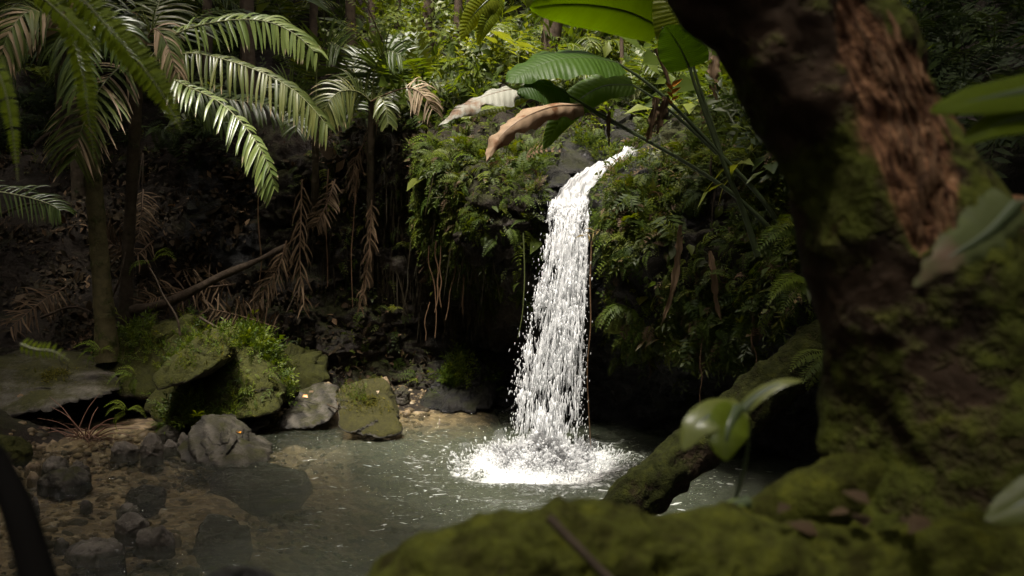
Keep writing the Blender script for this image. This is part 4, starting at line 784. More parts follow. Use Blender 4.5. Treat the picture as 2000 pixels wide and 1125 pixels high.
TR = [(487, 170, 17.2, 26, 8, 'brown fibrous palm-like trunk behind the bright arching frond', 0), (697, 175, 16.6, 19, 8, 'straight dark trunk above the upright young palms', 0),
      (733, 165, 16.8, 13, 8, 'slim trunk just right of the straight dark trunk', 0), (835, 120, 17.2, 22, 8, 'brown trunk behind the pale leafy shrub at top centre', 0), (765, 130, 17.4, 10, 8, 'thin shaded trunk between the slim trunk and the brown trunk', .02),
      (893, 120, 17, 16, 8, 'dark trunk beside the small yellow green leaves', -.02), (1062, 100, 17, 34, 7, 'stout leaning green trunk under the large broad leaf', .12), (1170, 150, 19, 9, 8, 'thin pale pole trunk seen under the large broad leaf', 0),
      (1218, 170, 17, 7, 8, 'very thin dark pole trunk near the upper stream', 0), (1255, 120, 20, 16, 8, 'trunk behind the broad leaf stems near the top', .03), (612, 110, 18.5, 15, 8, 'shaded trunk at the top behind the dark upright frond', 0), (925, 95, 17.5, 14, 8, 'far trunk behind the yellow green leaves', 0),
      (1390, 260, 13.5, 14, 7, 'thin trunk close to the dark leaning tree', -.03), (405, 130, 18.2, 18, 8, 'shaded trunk above the second palm frond', .02), (30, 150, 21, 22, 8, 'dark trunk at the upper left corner of the bank', 0), (215, 120, 20, 16, 8, 'dark slender trunk behind the palm crowns', 0)]
for i, (a_, b_, Y_, w_, h_, lab, le) in enumerate(TR): tree(a_, b_, Y_, w_, h_ + (3 if a_ > 750 else 0), lab, le, seed=200 + i, nleaf=140 if a_ > 750 else 900)
# unseen leaves added to shade the camera side and banks, open where sun is wanted
mb = MB(); n = 26000
x = rng.uniform(-22, 22, n); y = rng.uniform(-12, 34, n); z = rng.uniform(9.5, 15, n)
kp = ~gap(x, y, z) & (fbm(np.stack((x, y, z), 1) * .45, 3, 95) > -.35); x, y, z = x[kp], y[kp], z[kp]; n = len(x)
mb.inst(DIA, np.stack((x, y, z), 1), frame(rng.normal(0, 1, (n, 3)) * (1, 1, .3), np.array((0, 0, 1.)) + rng.normal(0, .35, (n, 3))), rng.uniform(.7, 1.3, n), rng.random(n))
tag(mb.build('shade_canopy', M['dark']), 'leafy forest canopy closing over the banks outside the picture', 'canopy', kind='stuff')

# ------------------------------------------------------------------ broad-leaved heliconia over the falls
def bigleaf(parent, pts, hw, mat, side=(0, -.5, 1), fold=.25, wav=.05, seed=0, rnd=.5, n=40, m=9, tear=0, halves=(1, 1), sag=.25, name='leaf', tip=.7, ribmat='petiole', tip0=.35):
    r = np.random.default_rng(seed); c = catm(np.asarray(pts, float), n); T = nrm(np.gradient(c, axis=0)); S_ = nrm(np.cross(T, np.array(side, float))); Nn = np.cross(S_, T)
    t = np.linspace(0, 1, n); prof = np.sin(np.pi * np.clip(tip0 * .25 + (1 - tip0 * .25) * t, 0, 1) ** tip) ** .62; prof[-1] = 0.01
    ac = np.linspace(-1, 1, 2 * m + 1); V = np.zeros((n, 2 * m + 1, 3)); ed2 = np.repeat(r.normal(0, .7, (2, n // 2 + 1)), 2, 1)[:, :n]
    for j, a_ in enumerate(ac):
        h_ = halves[0] if a_ < 0 else halves[1]; wob = wav * hw * (np.sin(t * 19 + seed + (3 if a_ < 0 else 0)) + .6 * np.sin(t * 41 + seed * 2)) * abs(a_) ** 2
        wd = hw * prof * h_ * abs(a_)
        if tear: wd = wd * (1 - tear * .55 * np.clip(np.abs(ed2[0 if a_ < 0 else 1]), 0, 1.6) * abs(a_) ** 2) * (1 - tear * np.clip(np.sin(t * 33 + seed) * np.sin(t * 13 + 1.3 * (a_ > 0)), 0, 1) * abs(a_) ** 3)
        V[:, j] = c + S_ * (np.sign(a_) * wd)[:, None] + Nn * ((fold * abs(a_) - sag * a_ * a_) * hw * prof * h_ + wob)[:, None]
    uv = np.stack((np.repeat(t, 2 * m + 1), np.tile(ac, n)), 1)
    o = MB().add(V.reshape(-1, 3), grid_faces(n, 2 * m + 1), rnd, uv).build(name, mat, parent)
    mb = MB(); tube(mb, c[::2] - Nn[::2] * .004, np.linspace(.011, .002, len(c[::2])), 6); mb.build('midrib', M[ribmat], o); return o
def petiole(parent, pts, r0, r1, mat='petiole'):
    mb = MB(); p = PS(pts); tube(mb, p, np.linspace(r0, r1, len(p)), 8, 40); return mb.build('petiole', M[mat], parent)
HB = P(1560, 520, 9.9)
H = thing('heliconia_plant', HB, 'large broad-leaved plant arching over the waterfall from the right wall', 'plant')
px2 = .0051
bigleaf(H, PS([(1292, 54, 10.2), (1230, 24, 10.0), (1160, 10, 9.8), (1090, 8, 9.6), (1034, 14, 9.5)]), .28, M['banana'], (0, -.85, -.5), .1, .03, 1, .75, halves=(1, 1.0))
bigleaf(H, PS([(1346, 92, 9.9), (1330, 50, 9.9), (1312, 5, 9.9), (1296, -50, 10)]), .26, M['bananayel'], (0, -1, -.2), .1, .03, 2, .4)
bigleaf(H, PS([(1346, 132, 9.7), (1334, 104, 9.6), (1318, 76, 9.5), (1300, 50, 9.4)]), .23, M['banana'], (-.3, -.9, -.3), .15, .03, 3, .15, tip=.9, tip0=.9)
bigleaf(H, PS([(1204, 122, 9.9), (1150, 112, 9.7), (1090, 116, 9.5), (1035, 134, 9.4), (988, 160, 9.3)]), .30, M['banana'], (0, -.55, .8), .05, .05, 4, .45, halves=(1, 1.1))
bigleaf(H, PS([(1108, 182, 9.7), (1080, 170, 9.5), (1045, 165, 9.35), (1010, 182, 9.25)]), .22, M['banana'], (0, -.9, .5), .05, .05, 14, .1, halves=(1.2, .4), tip=.9)
bigleaf(H, PS([(1236, 166, 10.2), (1180, 168, 10.1), (1130, 196, 10.0), (1090, 240, 9.9), (1062, 292, 9.85)]), .16, M['banana'], (.3, -.8, .5), .2, .05, 5, .7)
bigleaf(H, PS([(1104, 182, 9.7), (1030, 172, 9.4), (965, 182, 9.2), (905, 208, 9.05), (856, 246, 9.0)]), .19, M['bananadead'], (.1, -.75, .7), .1, .10, 6, .5, tear=.5, halves=(1, .35), ribmat='rachisdry')
bigleaf(H, PS([(1030, 185, 9.5), (980, 205, 9.35), (940, 218, 9.2), (900, 232, 9.1)]), .09, M['bananayel'], (0, -.6, .8), .1, .06, 16, .4)
bigleaf(H, PS([(1138, 205, 9.5), (1080, 208, 9.1), (1020, 232, 8.8), (975, 270, 8.7), (950, 316, 8.65)]), .15, M['bananabrown'], (.2, -.8, .6), -.2, .14, 7, .5, tear=.45, halves=(.75, 1.0), ribmat='rachisdry', sag=.6)
for pts, r0, r1 in (([(1560, 520), (1500, 405), (1405, 300), (1310, 202), (1256, 156), (1204, 122)], .028, .012), ([(1480, 500), (1455, 422), (1418, 330), (1380, 232), (1346, 132)], .034, .013),
                    ([(1530, 470), (1430, 378), (1330, 312), (1260, 272), (1180, 226), (1104, 182)], .024, .011), ([(1330, 312), (1250, 268), (1180, 232), (1138, 205)], .016, .010),
                    ([(1418, 330), (1385, 240), (1352, 150), (1338, 82), (1292, 54)], .022, .012), ([(1400, 300), (1330, 235), (1275, 190), (1236, 166)], .018, .010), ([(1418, 330), (1390, 240), (1360, 150), (1346, 92)], .02, .012)):
    petiole(H, [(a_, b_, 9.9) for a_, b_ in pts], r0, r1)
petiole(H, [(1282, 95, 9.9), (1296, 130, 9.9), (1310, 172, 9.9)], .03, .014, 'rachisdry')
fl = MB(); 
for k in range(6):
    b_ = P(1311 + (k % 2) * 3, 168 + k * 7, 9.85); s_ = -1 if k % 2 else 1
    fl.inst(strip_t(4, .22, -.4, .8, .5), b_[None], frame(np.array([(s_ * .8, -.3, .35)]), np.array([(0, -1., .3)])), np.array([.12 - k * .008]), np.array([.5]))
fl.build('flower_bract', M['bract'], H)
for k, (pts, hw, lab) in enumerate((([(1282, 190), (1276, 225), (1268, 262), (1262, 278)], .05, 0), ([(1302, 190), (1290, 230), (1284, 262)], .06, 0), ([(1190, 218), (1188, 250), (1190, 285)], .03, 0))):
    bigleaf(H, PS([(a_, b_, 9.85) for a_, b_ in pts]), hw, M['dry'], (.4, -.8, .1), .3, .25, 60 + k, .5, 24, 4, tear=.3, name='withered_leaf', ribmat='rachisdry')
t_ = thing('heliconia_plant', P(985, -40, 9.6), 'two hanging yellow green leaves with brown edges at the top centre', 'plant')
bigleaf(t_, PS([(972, -14, 9.6), (945, 8, 9.5), (918, 38, 9.45), (900, 78, 9.4)]), .12, M['bananayel'], (.6, -.8, .2), .2, .04, 8, .6)
bigleaf(t_, PS([(975, -4, 9.6), (960, 24, 9.55), (944, 55, 9.5), (932, 88, 9.5)]), .09, M['bananayel'], (.6, -.8, .2), .3, .04, 9, .2)
# hanging dead leaves on the right wall
for k, (pts, hw, lab) in enumerate((([(1328, 440, 10.7), (1324, 500, 10.65), (1312, 570, 10.6), (1292, 634, 10.6)], .05, 'long pale brown dead leaf hanging on the fern wall'), ([(1386, 490, 10.4), (1394, 540, 10.35), (1398, 590, 10.35), (1410, 630, 10.35)], .045, 'ragged brown strip hanging right of the long dead leaf'), ([(1464, 560, 10.1), (1470, 620, 10.05), (1468, 690, 10.0)], .03, 'thin brown shred hanging lowest at the fern wall'), ([(1398, 110, 11.8), (1392, 150, 11.7), (1400, 200, 11.7)], .09, 'dry brown leaf hanging near the leaning trunk at the top'), ([(1370, 195, 11.8), (1378, 240, 11.7), (1372, 290, 11.7)], .07, 'curled brown leaf below the dry one beside the leaning trunk'))):
    t_ = thing('dead_leaf', P(*pts[0]), lab, 'dead leaf', 'dead leaves hanging at the right'); bigleaf(t_, PS(pts), hw, M['dry'], (.3, -.8, .2), .4, .2, 70 + k, .8, 26, 4, tear=.4, name='blade', ribmat='rachisdry', tip=.8)

# ------------------------------------------------------------------ single ferns that stand out
def fern(px, py, Y, size, n, mat, lab, seed, dirs=None, T=None, group='ferns on the banks and walls'):
    r = np.random.default_rng(seed); b = P(px, py, Y); t_ = thing('fern', b, lab, 'fern', group)
    for k in range(n):
        an = dirs[k % len(dirs)] + r.normal(0, .12) if dirs else k / n * 6.283 + r.uniform(-.3, .3)
        d = np.array([(math.cos(an), -.5 + r.normal(0, .15), math.sin(an) * .8 + .15)]) if dirs else np.array([(math.cos(an), math.sin(an) * .8 - .25, .55)])
        MB().inst(T or fern_t(16, .2, .6, .3, seed + k), b[None], frame(d, np.array([(0, -.35, 1.)])), np.array([size * r.uniform(.8, 1.15)]), np.array([r.uniform(.35, .9)])).build('frond', M[mat], t_)
F5 = fern_t(18, .22, .45, .2, 77)
fern(1590, 470, 9.0, .75, 5, 'fern', 'large fern spreading left from behind the leaning tree', 301, dirs=[2.9, 3.2, 3.5, 3.8, 2.6], T=fern_t(22, .24, .35, .3, 5))
fern(1590, 560, 8.9, .60, 4, 'bright', 'bright fern below the large fern beside the leaning tree', 302, dirs=[3.3, 3.6, 3.0, 3.9], T=fern_t(20, .2, .4, .3, 6))
fern(1630, 690, 8.2, .55, 4, 'fern', 'fern hanging down between the leaning tree and mossy log', 303, dirs=[3.9, 4.2, 4.5, 3.6], T=fern_t(18, .2, .3, .2, 7))
fern(880, 330, 12.4, .5, 5, 'bright', 'pale fern at the left shoulder of the mossy ledge', 304, dirs=[2.6, 3.1, 3.5, .6, 2.0])
fern(850, 290, 12.9, .5, 5, 'bright', 'light fern standing above the ledge left shoulder', 305, dirs=[2.2, 2.8, .9, 3.3, .3])
fern(265, 735, 12.6, .38, 5, 'bright', 'light green fern at the left tip of the tilted mossy slab', 306, dirs=[2.2, 2.8, 3.4, 4.0, 4.5])
fern(250, 800, 12.3, .34, 4, 'bright', 'fern sprouting at the foot of the largest boulder', 307, dirs=[2.6, 3.2, .2, 4.0])
fern(300, 510, 14.4, .48, 3, 'bright', 'single bright fern frond beside the slender palm trunk', 308, dirs=[.25, .05, 3.9], T=fern_t(16, .2, .35, .3, 8))
fern(200, 690, 13.3, .4, 4, 'bright', 'fern growing at the base of the pale ringed palm', 309, dirs=[2.7, 3.4, .4, 3.9])
fern(1230, 520, 11.5, .55, 4, 'fern', 'yellowing fern leaning over the right side of the falling water', 310, dirs=[3.0, 3.3, 3.6, 2.7])
fern(1215, 470, 11.5, .45, 4, 'bright', 'drooping fern at the waterfall right edge below the lip', 311, dirs=[3.0, 3.4, 3.9, 2.6])
fern(1230, 600, 11.4, .5, 4, 'fern', 'drooping fern lower down beside the falling water', 312, dirs=[3.6, 4.1, 4.5, 3.2])
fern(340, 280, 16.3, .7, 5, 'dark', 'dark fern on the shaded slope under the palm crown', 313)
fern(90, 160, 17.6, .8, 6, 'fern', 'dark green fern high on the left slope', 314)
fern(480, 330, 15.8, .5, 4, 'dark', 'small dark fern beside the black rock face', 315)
fern(765, 610, 15.0, .3, 4, 'sprig', 'small fern on the bare cliff below the narrow dead frond', 316)
fern(800, 490, 15.0, .4, 5, 'sprig', 'leafy fern on the cliff at the edge of the dark hollow', 317)
fern(1420, 330, 10.5, .6, 5, 'fern', 'fern below the broad leaf stems on the right wall', 318)
fern(1480, 330, 10.4, .6, 5, 'fern', 'fern between the stems and the leaning tree', 319)
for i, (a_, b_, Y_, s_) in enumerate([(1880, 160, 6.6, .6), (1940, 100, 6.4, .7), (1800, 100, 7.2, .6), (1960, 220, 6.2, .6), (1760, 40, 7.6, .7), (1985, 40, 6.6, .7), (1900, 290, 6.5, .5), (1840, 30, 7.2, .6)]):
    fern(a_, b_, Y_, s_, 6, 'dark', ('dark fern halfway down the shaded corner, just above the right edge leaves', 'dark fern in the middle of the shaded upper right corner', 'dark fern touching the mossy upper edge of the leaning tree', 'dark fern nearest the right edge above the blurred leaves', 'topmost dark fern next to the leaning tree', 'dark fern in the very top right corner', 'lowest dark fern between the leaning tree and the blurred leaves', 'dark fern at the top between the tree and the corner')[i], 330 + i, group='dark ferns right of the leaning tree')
# plants growing on the big rocks
def on_rock(o, n, mat, size, lab, name, T=SPRIGS, top=.1, pxy=None, up=.5, th=.45):
    me = o.data; k = len(me.polygons); ce = np.empty(k * 3); no = np.empty(k * 3); me.polygons.foreach_get('center', ce); me.polygons.foreach_get('normal', no)
    ce = ce.reshape(-1, 3) + np.array(o['o'][:]); no = no.reshape(-1, 3); x, y = proj(ce); ok = (no[:, 2] > top) * clump(ce, 2.6, th, 21)
    if pxy: ok = ok * box(x, y, *pxy, 8)
    ok = ok / ok.sum(); i = rng.choice(k, n, p=ok); d, u = grow(no[i], .5, .2, .5); d[:, 2] += up * .3; mb = MB(); pk = rng.integers(0, len(T), n)
    sc = size * np.exp(rng.normal(0, .3, n)); rv = rng.random(n)
    for j, t in enumerate(T): m_ = pk == j; mb.inst(t, ce[i][m_], frame(d[m_], u[m_]), sc[m_], rv[m_])
    return tag(mb.build(name, M[mat]), lab, 'plants', kind='stuff')
on_rock(BIG[0], 800, 'bright', .13, 'leafy green plants covering the top and right side of the largest boulder', 'boulder_plants', top=-.1, pxy=(430, 570, 640, 780))
on_rock(BIG[0], 260, 'bright', .15, 'tufts of leaves along the lower front of the largest boulder', 'boulder_plants', T=[SPRIGS[3], SPRIGS[1]], top=-.4, pxy=(300, 460, 775, 840))
on_rock(BIG[0], 420, 'fern', .15, 'small ferns and herbs spread over the front of the largest boulder', 'boulder_plants', T=SPRIGS + FERNS, top=-.55, pxy=(425, 575, 650, 815), th=.1)
on_rock(BIG[1], 320, 'bright', .10, 'small leafy sprigs along the edge of the tilted mossy slab', 'slab_plants', top=-.3)
on_rock(BIG[3], 420, 'bright', .14, 'dense small leaves over the mossy mound below the palms', 'mound_plants', top=-.3)
on_rock(BIG[7], 460, 'bright', .13, 'bush of bright green leaves on the black wet rock', 'rock_bush', top=-.2, pxy=(850, 965, 690, 775))
on_rock(BIG[5], 60, 'bright', .07, 'tiny plants on the top of the sunlit boulder', 'boulder_plants', top=.2, pxy=(655, 715, 745, 790))
on_rock(BIG[10], 200, 'fern', .16, 'ferns on the dark rounded boulder above the lip', 'boulder_ferns', T=FERNS + SPRIGS, top=.0)
on_rock(BIG[13], 520, 'bright', .09, 'bright moss and leaves on the rock shoulder right of the lip', 'shoulder_plants', T=SPRIGS, top=-.2)

TINY = [strip_t(1, .25, .2), strip_t(2, .16, .4)]
for bi, nn_, lab in ((0, 6000, 'low moss fuzz on the largest boulder'), (1, 4000, 'low moss fuzz on the tilted slab'), (3, 4000, 'low moss fuzz on the mound below the palms'), (5, 1800, 'thin moss on the top of the sunlit boulder'), (2, 2500, 'patches of moss on the wide grey slab'), (13, 2500, 'moss on the rock shoulder right of the lip')):
    on_rock(BIG[bi], nn_, 'rockmoss', .035, lab, 'moss', T=TINY, top=-.25 if bi != 5 else .25)
r = np.random.default_rng(61)
for bi, a_, b_, mt, lab in ((6, 593, 772, 'bract', 'small orange fallen leaf on the flat layered rock'), (6, 612, 764, 'dry', 'small brown fallen leaf beside the orange one on the flat rock'), (5, 742, 764, 'drypale', 'pale fallen leaf on the top of the sunlit boulder'), (4, 470, 848, 'bract', 'yellow orange fallen leaf on the striated rock'), (2, 40, 770, 'dry', 'brown fallen leaf on the wide grey slab')):
    dv = P(a_, b_, 5) - np.array((0, 0, CAMH)); o_ = np.array(BIG[bi]['o'][:]); ok_, lo_, no_, _ = BIG[bi].ray_cast(Vector((np.array((0, 0, CAMH)) - o_).tolist()), Vector(nrm(dv).tolist()))
    if not ok_: continue
    q_ = np.array(lo_) + o_ + np.array(no_) * .012
    tag(MB().inst(BROAD, np.zeros((1, 3)) + q_, frame(np.cross(np.array(no_), r.normal(0, 1, 3))[None], np.array(no_)[None]), np.array([r.uniform(.09, .13)]), np.array([.7])).build('fallen_leaf', M[mt], origin=q_), lab, 'leaf', 'fallen leaves on the shore rocks')
# ------------------------------------------------------------------ logs, sticks, vines
def stick(name, pts, r0, r1, mat, lab, cat, group=None, n=40, noise=0.0, sides=8):
    p = PS(pts) if len(pts[0]) == 3 else np.array(pts); mb = MB(); tube(mb, p, np.linspace(r0, r1, len(p)), sides, n, noise=noise, ns=7 if sides > 40 else 4, seed=len(lab)); return tag(mb.build(name, M[mat], origin=p[0]), lab, cat, group)
stick('fallen_log', [(1050, 1155, 7.85), (1150, 1062, 8.03), (1255, 965, 8.2), (1370, 868, 8.4), (1480, 778, 8.55), (1580, 696, 8.7), (1680, 612, 8.9)], .19, .215, 'logbark', 'thick mossy log leaning out of the pool at the right', 'log', None, 200, .075, 64)
stick('fallen_log', [(258, 608, 14.6), (330, 590, 14.5), (420, 545, 14.6), (500, 510, 14.8), (560, 480, 15.0)], .085, .03, 'stick', 'dark fallen trunk lying across the left bank', 'log', None, 60, .03, 12)
for i, (pts, r_, lab) in enumerate([([(215, 590, 14.6), (235, 540, 14.6), (250, 470, 14.8)], .02, 'thin dark stick leaning on the slender palm'), ([(80, 620, 14.2), (150, 600, 14.2), (230, 640, 13.9)], .022, 'branch lying on the litter left of the palms'), ([(0, 420, 16.3), (50, 400, 16.3), (110, 398, 16.4)], .03, 'pale branch lying on the upper left bank'), ([(270, 370, 15.6), (280, 300, 15.8), (275, 440, 15.4)], .012, 'thin twig standing behind the slender palm'),
      ([(390, 620, 14.2), (450, 655, 14.0), (520, 690, 13.9)], .02, 'brown stick on the litter behind the largest boulder'), ([(70, 285, 17.1), (90, 265, 17.1), (125, 250, 17.2)], .05, 'short pale dead branch on the upper left slope'), ([(505, 560, 14.9), (503, 620, 14.8), (505, 690, 14.6)], .012, 'upright thin twig on the cliff foot'), ([(560, 610, 14.7), (580, 570, 14.8), (600, 555, 14.9)], .012, 'slanting twig under the hanging dead frond'), ([(640, 790, 13.2), (660, 800, 12.95), (675, 812, 12.8)], .012, 'reddish sticks wedged between the flat rock and boulder')]):
    stick('stick', pts, r_, r_ * .5, 'stick', lab, 'stick', 'sticks on the left bank', 20)
t_ = thing('twig_tangle', W(165, 868), 'reddish brown tangle of dry twigs on the shore in front of the slab', 'twigs')
r = np.random.default_rng(5)
for k in range(46):
    an = r.uniform(0, 6.283); L = r.uniform(.25, .75); b_ = P(168 + r.normal(0, 10), 862, 12.5); dv = np.array((math.cos(an), math.sin(an) * .4 - .1, r.uniform(.1, .9) * (1 if k % 3 else -.05))); mb = MB()
    tube(mb, np.array((b_, b_ + dv * L * .5 + (0, 0, .05), b_ + dv * L + (0, 0, -.06))), np.array((.008, .007, .003)), 5, 8); mb.build('twig', M['twigred'], t_)
stick('sapling', [(352, 655, 13.3), (345, 620, 13.3), (318, 575, 13.3), (305, 545, 13.3), (292, 522, 13.3)], .018, .008, 'stick', 'thin pale bent sapling rising from the largest boulder', 'sapling', None, 30)
r = np.random.default_rng(9)
for i, (px0, py0, py1, Y_, r_, mt, lab) in enumerate([(1156, 470, 880, 11.65, .011, 'hangroot', 'long brown root hanging beside the right edge of the waterfall'), (1022, 455, 660, 12.1, .010, 'greenvine', 'mossy green vine hanging left of the waterfall'), (838, 480, 660, 13.9, .012, 'hangroot', 'orange brown root hanging leftmost under the ledge'), (852, 470, 610, 13.8, .014, 'hangroot', 'thicker root hanging in the dark hollow under the ledge'), (861, 480, 600, 13.7, .010, 'hangroot', 'root hanging close to the thicker root under the ledge'), (888, 490, 625, 13.7, .010, 'hangroot', 'root hanging mid hollow under the ledge'), (903, 495, 615, 13.6, .010, 'hangroot', 'straight root hanging right of the hollow middle'), (912, 500, 600, 13.6, .008, 'hangroot', 'rightmost short root in the hollow under the ledge'), (840, 590, 665, 14.0, .008, 'hangroot', 'short root low at the hollow left side'),
      (1372, 660, 790, 10.6, .006, 'hangroot', 'thin vine dangling below the fern wall over dark rock'), (1470, 580, 720, 10.0, .008, 'hangroot', 'vine hanging above the mossy log'), (642, 330, 560, 15.0, .012, 'hangroot', 'dry root hanging down the middle cliff'), (700, 330, 600, 14.95, .010, 'hangroot', 'thin root trailing left of the narrow dead frond'), (505, 380, 600, 15.1, .012, 'hangroot', 'root hanging at the left of the middle cliff'), (1390, 300, 480, 10.7, .012, 'stick', 'brown stem hanging among the broad leaf stalks')]):
    x_ = px0; pts = []
    for k in range(6): pts.append((x_, py0 + (py1 - py0) * k / 5, Y_)); x_ += r.normal(0, 4)
    stick('hanging_root', pts, r_, r_ * .6, mt, lab, 'root', 'roots and vines hanging by the falls', 30, .004, 6)
# leafy shrub twigs in the sun at the top centre
for i, (px0, py0, Y_, n_, s_, lab) in enumerate([(770, 60, 16.5, 90, .32, 'sunlit leafy shrub at the top left of the bright slope'), (830, 40, 17.5, 90, .36, 'pale leafy shrub in front of the brown trunk'), (900, 115, 16, 90, .32, 'leafy shrub above the bank of dry roots'), (960, 130, 15.6, 70, .3, 'small leafy shrub above the withered broad leaf'), (1130, 60, 19, 90, .4, 'bright shrub behind the large broad leaf'), (1220, 120, 18, 90, .36, 'light green shrub above the upper stream'), (1290, 240, 14.8, 70, .28, 'sunlit shrub beside the upper stream')]):
    r = np.random.default_rng(400 + i); b_ = P(px0, py0 + 70, Y_); t_ = thing('shrub', b_, lab, 'shrub', 'shrubs on the bright slope'); c = P(px0, py0, Y_); pp = c + r.normal(0, 1, (n_, 3)) * (.5, .35, .3)
    MB().inst(SPRIGS[2], pp, frame(r.normal(0, 1, (n_, 3)) + (0, -.3, .2), np.array((0, -.3, 1.)) + r.normal(0, .3, (n_, 3))), s_ * r.uniform(.7, 1.2, n_), r.uniform(.4, 1, n_)).build('foliage', M['forest'], t_)
    for k in range(5):
        e = pp[k * 7]; mb = MB(); tube(mb, np.array((b_, (b_ + e) / 2 + r.normal(0, .08, 3), e)), np.array((.016, .012, .005)), 5, 10); mb.build('stem', M['treebark'], t_)
# understory palms in the background
for i, (px0, py0, Y_, s_, lab) in enumerate([(985, 95, 17.5, 1.0, 'small palm in the sun left of the large broad leaf'), (1050, 115, 16.5, .8, 'low bright palm under the large broad leaf'), (1130, 110, 18, .9, 'small palm behind the shaded broad leaf'), (1240, 160, 15.5, .9, 'yellow green palm beside the flower spike'), (1300, 60, 19, 1.0, 'small palm behind the upright yellow green leaf'), (560, 30, 20, 1.1, 'shaded small palm at the top above the second frond'), (330, 30, 19, 1.2, 'small palm at the top behind the palm crown'), (90, 60, 19.5, 1.2, 'small palm at the upper left corner'), (820, 20, 21, 1.1, 'far small palm above the brown trunk base')]):
    r = np.random.default_rng(500 + i); b_ = P(px0, py0 + 40, Y_); t_ = thing('understory_palm', b_, lab, 'palm', 'small palms on the slope')
    for k in range(8):
        an = k / 8 * 6.283 + r.uniform(-.3, .3); dv = np.array((math.cos(an), math.sin(an), 0)) * s_; frond(t_, np.array((b_, b_ + dv * .3 + (0, 0, .5 * s_), b_ + dv * .75 + (0, 0, .65 * s_), b_ + dv * 1.15 + (0, 0, .4 * s_))), M['forest'], M['rachis'], 22, .4 * s_, .017, (0, -.2, 1), .7, .45, 0, seed=520 + i * 10 + k, separate=False, rad=.01)

# ------------------------------------------------------------------ foreground: leaning mossy tree
YT = 1.7; kx = YT / FPX
Tt = thing('leaning_tree', P(1850, 1040, YT), 'thick dark leaning tree with moss and rotten bark filling the right foreground', 'tree')
def rough_tube(pts, rad_px, Y_, n, sides, amp, mat, name, parent, seed, ns=5, squash=1):
    mb = MB(); p = np.array([P(a_, b_, (Y_ if len(z_) == 0 else z_[0])) for a_, b_, *z_ in pts]); r_ = np.array(rad_px) * Y_ / FPX
    tube(mb, p, r_, sides, n, noise=amp, ns=ns, seed=seed, squash=squash)
    if name == 'trunk':                                                  # the rotten, barkless patch: lc.x, sunk and fibrous
        v = mb.v[0]; x, y = proj(v); cx = np.interp(y, (-20, 60, 150, 300, 380, 470), (1655, 1690, 1745, 1805, 1810, 1800)); hw = np.interp(y, (-60, -20, 40, 150, 300, 420, 470, 500), (.1, 20, 60, 80, 85, 62, 30, .1))
        mk = ss(1.5, .35, np.abs(x - cx) / hw + fbm(v * 11, 5, 3) * .9) * (v[:, 1] < YT); mb.a[0][:, 0] = mk
        th_, t_l = mb.a[0][:, 1], mb.a[0][:, 2]; fib = fbm(np.stack((th_ * 70, t_l * 22, 0 * th_), 1), 4, 6); ax = nrm(np.stack((x * 0 + v[:, 0] - np.interp(y, (0, 430, 1000), (P(1512, 0, YT)[0], P(1742, 430, YT)[0], P(1930, 1010, YT)[0])), v[:, 1] - YT, 0 * x), 1))
        mb.v[0] = v + ax * ((fib * .016 - .008) * mk)[:, None]
    return mb.build(name, M[mat], parent)
trunk = rough_tube([(1330, -330), (1420, -150), (1537, 0), (1624, 140), (1694, 275), (1746, 430), (1815, 600), (1868, 760), (1905, 890), (1930, 1010), (1940, 1150)], (150, 155, 158, 174, 170, 204, 230, 266, 318, 430, 520), YT, 280, 240, .038, 'tree', 'trunk', Tt, 5, 7)
rough_tube([(1850, 620), (1930, 500), (2040, 450), (2160, 420), (2300, 400)], (150, 125, 85, 80, 80), YT, 80, 60, .02, 'tree', 'limb', Tt, 8, 8)
rough_tube([(1780, 880), (1660, 950), (1560, 985), (1470, 1010), (1380, 1025), (1250, 1035)], (108, 78, 54, 40, 32, 25), YT - .05, 90, 60, .02, 'rootmoss', 'root', Tt, 9, 11)
rough_tube([(2200, 1130, 1.42), (1800, 1145, 1.4), (1500, 1130, 1.36), (1300, 1122, 1.33), (1120, 1106, 1.31), (960, 1112, 1.30), (870, 1146, 1.29), (760, 1190, 1.28), (600, 1260, 1.27)], (150, 130, 122, 120, 118, 118, 106, 90, 70), 1.33, 260, 160, .042, 'rootmoss', 'root', Tt, 12, 14)
def surf_ray(o, px, py):
    d = P(px, py, 5) - np.array((0, 0, CAMH)); d = d / np.linalg.norm(d)
    ok, loc, no, _ = o.ray_cast(Vector((np.array((0, 0, CAMH)) - np.array(o['o'][:])).tolist()), Vector(d.tolist()))
    return (np.array(loc) + np.array(o['o'][:]), np.array(no)) if ok else (None, None)
bpy.context.view_layer.update()
r = np.random.default_rng(77)
for k in range(46):
    t = r.random(); cx = np.interp(t, (0, .3, .6, 1), (1700, 1765, 1810, 1800)); cyy_ = 60 + 400 * t; a_ = cx + r.normal(0, 32); b_ = cyy_ + r.normal(0, 16); Lp = r.uniform(50, 130); w_ = r.uniform(2.5, 6)
    dirx = .40 if t < .5 else .05; ps = []
    for j in range(7):
        q_, no_ = surf_ray(trunk, a_ + dirx * Lp * (j / 6 - .5) + r.normal(0, 2), b_ + Lp * (j / 6 - .5))
        if q_ is not None: ps.append(q_ - no_ * w_ * kx * .3)
    if len(ps) == 7: mb = MB(); tube(mb, np.array(ps), np.sin(np.linspace(.15, 3, 7)) * w_ * kx, 7, 18, noise=.002, ns=30, seed=k); mb.build('bark_strip', M['rotwood'], trunk)
